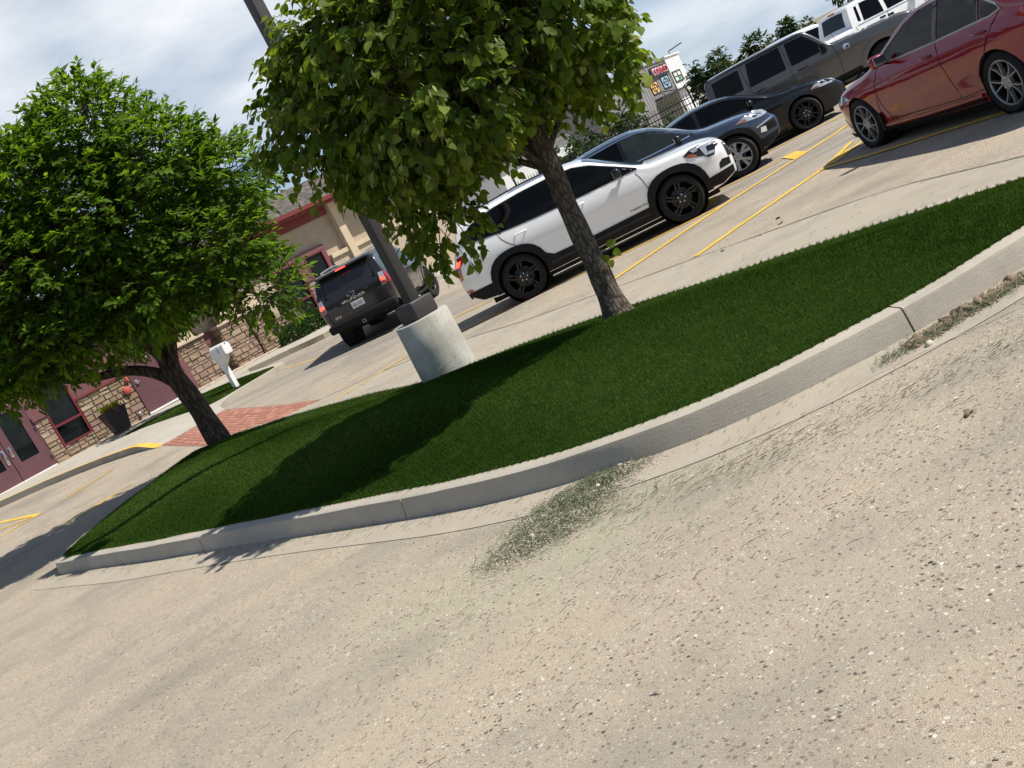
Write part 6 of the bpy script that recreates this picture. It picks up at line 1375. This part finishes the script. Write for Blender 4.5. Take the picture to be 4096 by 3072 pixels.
c.sidep('headlight', [(2.98, .70), (3.15, .765), (3.42, .745), (3.62, .66), (3.70, .57), (3.60, .565), (3.4, .635), (3.15, .675)], 'lens_clear', r5, e=.006); c.sidep('bumper_vent', [(3.40, .30), (3.68, .28), (3.72, .42), (3.60, .44)], 'black_gloss', r5, e=.006)
c.endp('grille', [(-.6, .20), (.6, .20), (.45, .44), (-.45, .44)], 'black_gloss', r5, True, e=.01); c.sidep('taillight', [(-1.06, .85), (-1.0, .98), (-.62, 1.0), (-.5, .93), (-.8, .86)], 'lens_red', r5, e=.006); c.sidep('splitter', [(3.05, .17), (3.74, .18), (3.74, .225), (3.05, .205)], 'black_plastic', r5, e=.02)
c.topp('windshield', [(1.52, -.56), (1.52, .56), (2.3, .72), (2.38, .3), (2.39, 0), (2.38, -.3), (2.3, -.72)], 'wind_glass', r5, e=.004); c.topp('rear_glass', [(-.45, -.62), (.25, -.54), (.25, .54), (-.45, .62)], 'tint_glass', r5, e=.004)
mirror(r5, c, 1.86, .98, 'paint_red', 'paint_red', (.12, .20, .14)); handle(r5, c, .98, .86, 'paint_red', .22); handle(r5, c, -.02, .90, 'paint_red', .22)
for sg in (-1, 1): mb = MB(); mb.prism([(2.40, .19), (2.46, .19), (2.46, .40), (2.42, .42)], lambda a, b, h: (a, sg * h, b), .70, .90); mb.build('mud_flap', 'black_plastic', r5)
add_wheels(r5, 2.825, .905, .334, .242, .225, 'split10')

# ---- 6 charcoal off-roader seen from behind
r6 = start('charcoal_offroader', -2.08, 24.87, 79.8, .08, 'charcoal four-wheel drive with lit brake lights and white plate facing away')
c = Car(top=[(-1.12, 1.12), (-1.10, 1.20), (-.98, 1.50), (-.86, 1.74), (-.76, 1.81), (-.3, 1.85), (.6, 1.87), (1.25, 1.845), (1.55, 1.76), (2.02, 1.40), (2.2, 1.30), (2.6, 1.26), (3.2, 1.21), (3.5, 1.12), (3.66, 1.0), (3.71, .85)], bot=[(-1.12, .66), (-.6, .52), (0, .46), (2.8, .46), (3.2, .5), (3.71, .62)],
        half=PLAN(.955, -1.12, 3.71, .88, .74, .3, .5), belt=[(-1.12, 1.2), (-.5, 1.24), (1.5, 1.19), (2.2, 1.17), (3.71, 1.0)], low=[(0, .91), (.25, .965), (.55, .985), (.8, 1.0), (.92, .98), (1, .95)], tumble=.77, gpow=1.1, R=.41, ra=.475, wb=2.79, half_max=.955, er=.08)
c.body(r6, 'paint_charcoal')
for q in ([(1.88, 1.25), (1.6, 1.48), (1.35, 1.66), (.95, 1.70), (.92, 1.235)], [(.83, 1.70), (.2, 1.70), (-.02, 1.25), (.82, 1.24)], [(.02, 1.69), (-.5, 1.62), (-.74, 1.32), (-.2, 1.27)]): c.sidep('side_glass', q, 'tint_glass', r6, e=.004)
for p in ([(1.95, 1.2), (2.0, .9), (1.9, .55)], [(.88, 1.22), (.88, .56)], [(-.08, 1.25), (.1, 1.0), (.4, .85)]): c.line('shut_line', p, .01, 'gap_black', r6, e=.0025)
ym = lambda a, b, e: c.E(a, b, False, e)
tg = c.endp('tailgate', [(-.70, .72), (.70, .72), (.74, 1.15), (.70, 1.24), (-.70, 1.24), (-.74, 1.15)], 'paint_charcoal', r6, False, e=.010)
c.line('tailgate_gap', [(-.72, .70), (.72, .70)], .02, 'gap_black', r6, mapf=ym, e=.011); [c.line('tailgate_gap', [(s * .72, .70), (s * .76, 1.15), (s * .70, 1.55)], .014, 'gap_black', r6, mapf=ym, e=.009) for s in (-1, 1)]
c.endp('rear_glass', [(-.66, 1.27), (.66, 1.27), (.60, 1.70), (-.60, 1.70)], 'tint_glass', r6, False, e=.006)
tp_ = c.endp('tailgate_panel', [(-.46, 1.00), (.46, 1.00), (.40, 1.13), (-.40, 1.13)], 'dark_alloy', r6, False, e=.022)
c.line('chrome_strip', [(-.40, 1.125), (-.30, 1.13)], .03, 'chrome', r6, mapf=ym, e=.03)
def rear_text(car, root, body, y, z, size, mat, e, wd=None, name='badge_lettering'):
    p = car.E(y, z, False, e); m = Matrix(((0, 0, -1, p.x), (-1, 0, 0, p.y), (0, 1, 0, p.z), (0, 0, 0, 1))); return text_obj(name, body, size, mat, root, m, width=wd)
rear_text(c, r6, '4RUNNER', .02, 1.055, .09, 'chrome', .027, .62); rear_text(c, r6, 'SR5', .55, .80, .075, 'chrome', .016, .16)
for a, b, w_ in ((.095, .062, .011), (.045, .058, .009), (.09, .026, .009)):
    zc_ = 1.165 if a > .09 or b > .03 else 1.165; zz = 1.165 if b > .04 else 1.195
    mb = MB(); mb.tube([c.E(.04 + a * math.cos(t), zz + b * math.sin(t), False, .034) for t in np.linspace(0, 6.283, 25)], w_ * .7, 6); mb.build('emblem', 'chrome', r6, True)
mb = MB(); p = c.E(0, .90, False, .03); mb.box((p.x, -.02, .905), (.012, .31, .155), bev=.004); pl = mb.build('number_plate', 'plate_white', r6)
m = Matrix(((0, 0, -1, p.x - .008), (-1, 0, 0, -.02), (0, 1, 0, .90), (0, 0, 0, 1))); text_obj('plate_characters', 'AEU W07', .085, 'plate_green', pl, m, width=.26)
bumper = MB(); bumper.box((-1.13, 0, .59), (.26, 1.74, .20), bev=.05); bumper.build('rear_bumper', 'black_plastic', r6, True, 50)
c.endp('bumper_top', [(-.80, .60), (.80, .60), (.80, .70), (-.80, .70)], 'paint_charcoal', r6, False, e=.09); 
mb = MB(); mb.box((-1.22, 0, .49), (.14, .11, .09), bev=.008); mb.box((-1.20, 0, .47), (.05, .34, .07), bev=.01); mb.build('tow_hitch', 'gap_black', r6); mb = MB(); [mb.box((-1.295, a, .49 + b), (.01, w_, h)) for a, b, w_, h in ((0, .033, .075, .012), (0, -.033, .075, .012), (.033, 0, .012, .075), (-.033, 0, .012, .075))]; mb.build('hitch_receiver', 'machined', r6)
for sg in (-1, 1):
    tl = c.endp('taillight', [(sg * .725, 1.02), (sg * .80, 1.00), (sg * .865, 1.04), (sg * .85, 1.30), (sg * .74, 1.32)][::sg], 'lens_clear', r6, False, e=.03); c.endp('brake_lamp', [(sg * .735, 1.12), (sg * .86, 1.115), (sg * .855, 1.185), (sg * .735, 1.19)][::sg], 'brake_glow', r6, False, e=.036); c.endp('turn_lamp', [(sg * .73, 1.02), (sg * .862, 1.02), (sg * .862, 1.085), (sg * .735, 1.09)][::sg], 'lens_red', r6, False, e=.036)
    c.sidep('taillight_side', [(-1.08, 1.02), (-.98, 1.02), (-.95, 1.30), (-1.02, 1.30)], 'lens_red', r6, sg, e=.006)
    mb = MB(); mb.tube([c.T(x, sg * .60, e) for x, e in ((-.6, .0), (-.5, .06), (.6, .07), (1.1, .05), (1.25, .0))], .022, 8); mb.build('roof_rail', 'machined', r6, True)
    mb = MB(); mb.tube([(.55, sg * .98, .40), (1.0, sg * 1.0, .38), (2.2, sg * 1.0, .38)], .035, 8); [mb.tube([(x, sg * .8, .42), (x, sg * 1.0, .38)], .02, 6) for x in (.7, 1.4, 2.1)]; mb.build('side_step', 'black_plastic', r6, True)
mb = MB(); mb.box((-.86, 0, 1.80), (.34, 1.36, .045), Matrix.Rotation(R_(-8), 3, 'Y'), bev=.015); mb.build('roof_spoiler', 'paint_charcoal', r6, True, 50); mb = MB(); mb.box((-1.035, 0, 1.775), (.012, .26, .028)); mb.build('brake_lamp', 'brake_glow', r6)
mb = MB(); mb.tube([(-1.0, .1, 1.60), (-1.02, .0, 1.66)], .01, 6); mb.build('wiper', 'black_plastic', r6)
cladding(c, r6, 0, .468, .53, .48, 'paint_charcoal'); cladding(c, r6, 2.79, .468, .53, .48, 'paint_charcoal')
mb = MB(); mb.tube([(0, -.8, .38), (0, .8, .38)], .06, 10); mb.lathe([(.02, -.12), (.14, -.1), (.16, 0), (.14, .1), (.02, .12)], 16, 'y', c=(0, .1, .38)); mb.build('rear_axle', 'underbody', r6, True); mb = MB(); mb.tube([(-1.05, -.45, .5), (-.6, -.5, .5), (.3, -.4, .5)], .045, 8); mb.build('exhaust', 'dark_alloy', r6)
c.topp('windshield', [(1.58, -.62), (1.58, .62), (2.15, .72), (2.15, -.72)], 'wind_glass', r6, e=.004); mirror(r6, c, 1.75, 1.24, 'paint_charcoal', 'black_gloss', (.12, .2, .2)); handle(r6, c, 1.0, 1.08, 'paint_charcoal'); handle(r6, c, .05, 1.1, 'paint_charcoal'); add_wheels(r6, 2.79, .96, .41, .225, .275, 'steel', R_(-16))

# ---- 7, 8 white pickups at the back
def pickup(x, y, hdg, label, topper):
    r = start('white_pickup', x, y, hdg, 0, label); r['category'] = 'pickup truck'; r['group'] = 'white pickups behind the grey off-roader'
    bedz = 1.86 if topper else 1.33
    c = Car(top=[(-1.15, bedz - .06), (-1.1, bedz - .02), (-.6, bedz), (.60, bedz), (.66, bedz + (.05 if topper else .3)), (.72, 1.86), (.80, 1.93), (1.3, 1.96), (2.0, 1.94), (2.35, 1.86), (2.9, 1.45), (3.05, 1.36), (3.6, 1.30), (4.2, 1.22), (4.42, 1.10), (4.48, .95)], bot=[(-1.15, .6), (0, .45), (3.5, .42), (4.2, .45), (4.48, .55)],
            half=PLAN(.99, -1.15, 4.48, .92, .80, .3, .4), belt=[(-1.15, 1.28), (2.9, 1.26), (4.48, 1.05)], low=[(0, .93), (.3, .97), (.7, 1.0), (.9, .985), (1, .965)], tumble=.80, gpow=1.1, R=.40, ra=.46, wb=3.65, half_max=.99, er=.07)
    c.body(r, 'paint_white')
    for q in ([(2.72, 1.33), (2.4, 1.58), (2.2, 1.76), (1.78, 1.80), (1.76, 1.32)], [(1.66, 1.80), (1.1, 1.81), (1.0, 1.33), (1.64, 1.32)]): c.sidep('side_glass', q, 'tint_glass', r, e=.004)
    if topper: c.sidep('topper_glass', [(-.8, 1.45), (.45, 1.45), (.45, 1.72), (-.7, 1.72)], 'tint_glass', r, e=.004)
    else: c.sidep('side_glass', [(.92, 1.78), (.84, 1.38), (.93, 1.36), (1.0, 1.78)], 'tint_glass', r, e=.004)
    for p in ([(1.71, 1.3), (1.71, .6)], [(.72, 1.3), (.72, .6)], [(2.80, 1.3), (2.85, .9), (2.8, .6)]): c.line('shut_line', p, .012, 'gap_black', r, e=.003)
    if not topper:
        c.topp('rear_glass', [(.625, -.62), (.70, -.58), (.70, .58), (.625, .62)], 'tint_glass', r, e=.012, sp=0); mb = MB(); mb.box((.715, 0, 1.875), (.03, .32, .045)); mb.build('brake_lamp', 'lens_red', r)
    else:
        mb = MB(); mb.box((.735, 0, 1.915), (.02, .32, .045)); mb.build('brake_lamp', 'lens_red', r)
    c.line('belt_trim', [(.8, 1.285), (2.75, 1.27)], .02, 'chrome', r, e=.01); c.sidep('headlight', [(4.1, 1.0), (4.4, .98), (4.42, 1.1), (4.15, 1.14)], 'lens_clear', r, e=.006); c.sidep('taillight', [(-1.1, .9), (-1.0, .9), (-1.0, 1.25), (-1.1, 1.25)], 'lens_red', r, e=.006)
    c.topp('windshield', [(2.36, -.62), (2.36, .62), (2.98, .72), (2.98, -.72)], 'wind_glass', r, e=.004); mirror(r, c, 2.62, 1.32, 'black_plastic', 'black_plastic', (.12, .2, .24)); handle(r, c, 1.8, 1.12, 'paint_white'); handle(r, c, .82, 1.12, 'paint_white'); add_wheels(r, 3.65, .98, .40, .23, .27, 'steel')
pickup(11.9, 29.2, 6, 'white crew-cab pickup with dark side windows directly behind the grey off-roader', False)
pickup(11.0, 32.6, 8, 'white pickup with a canopy bed furthest back above the grey roof', True)
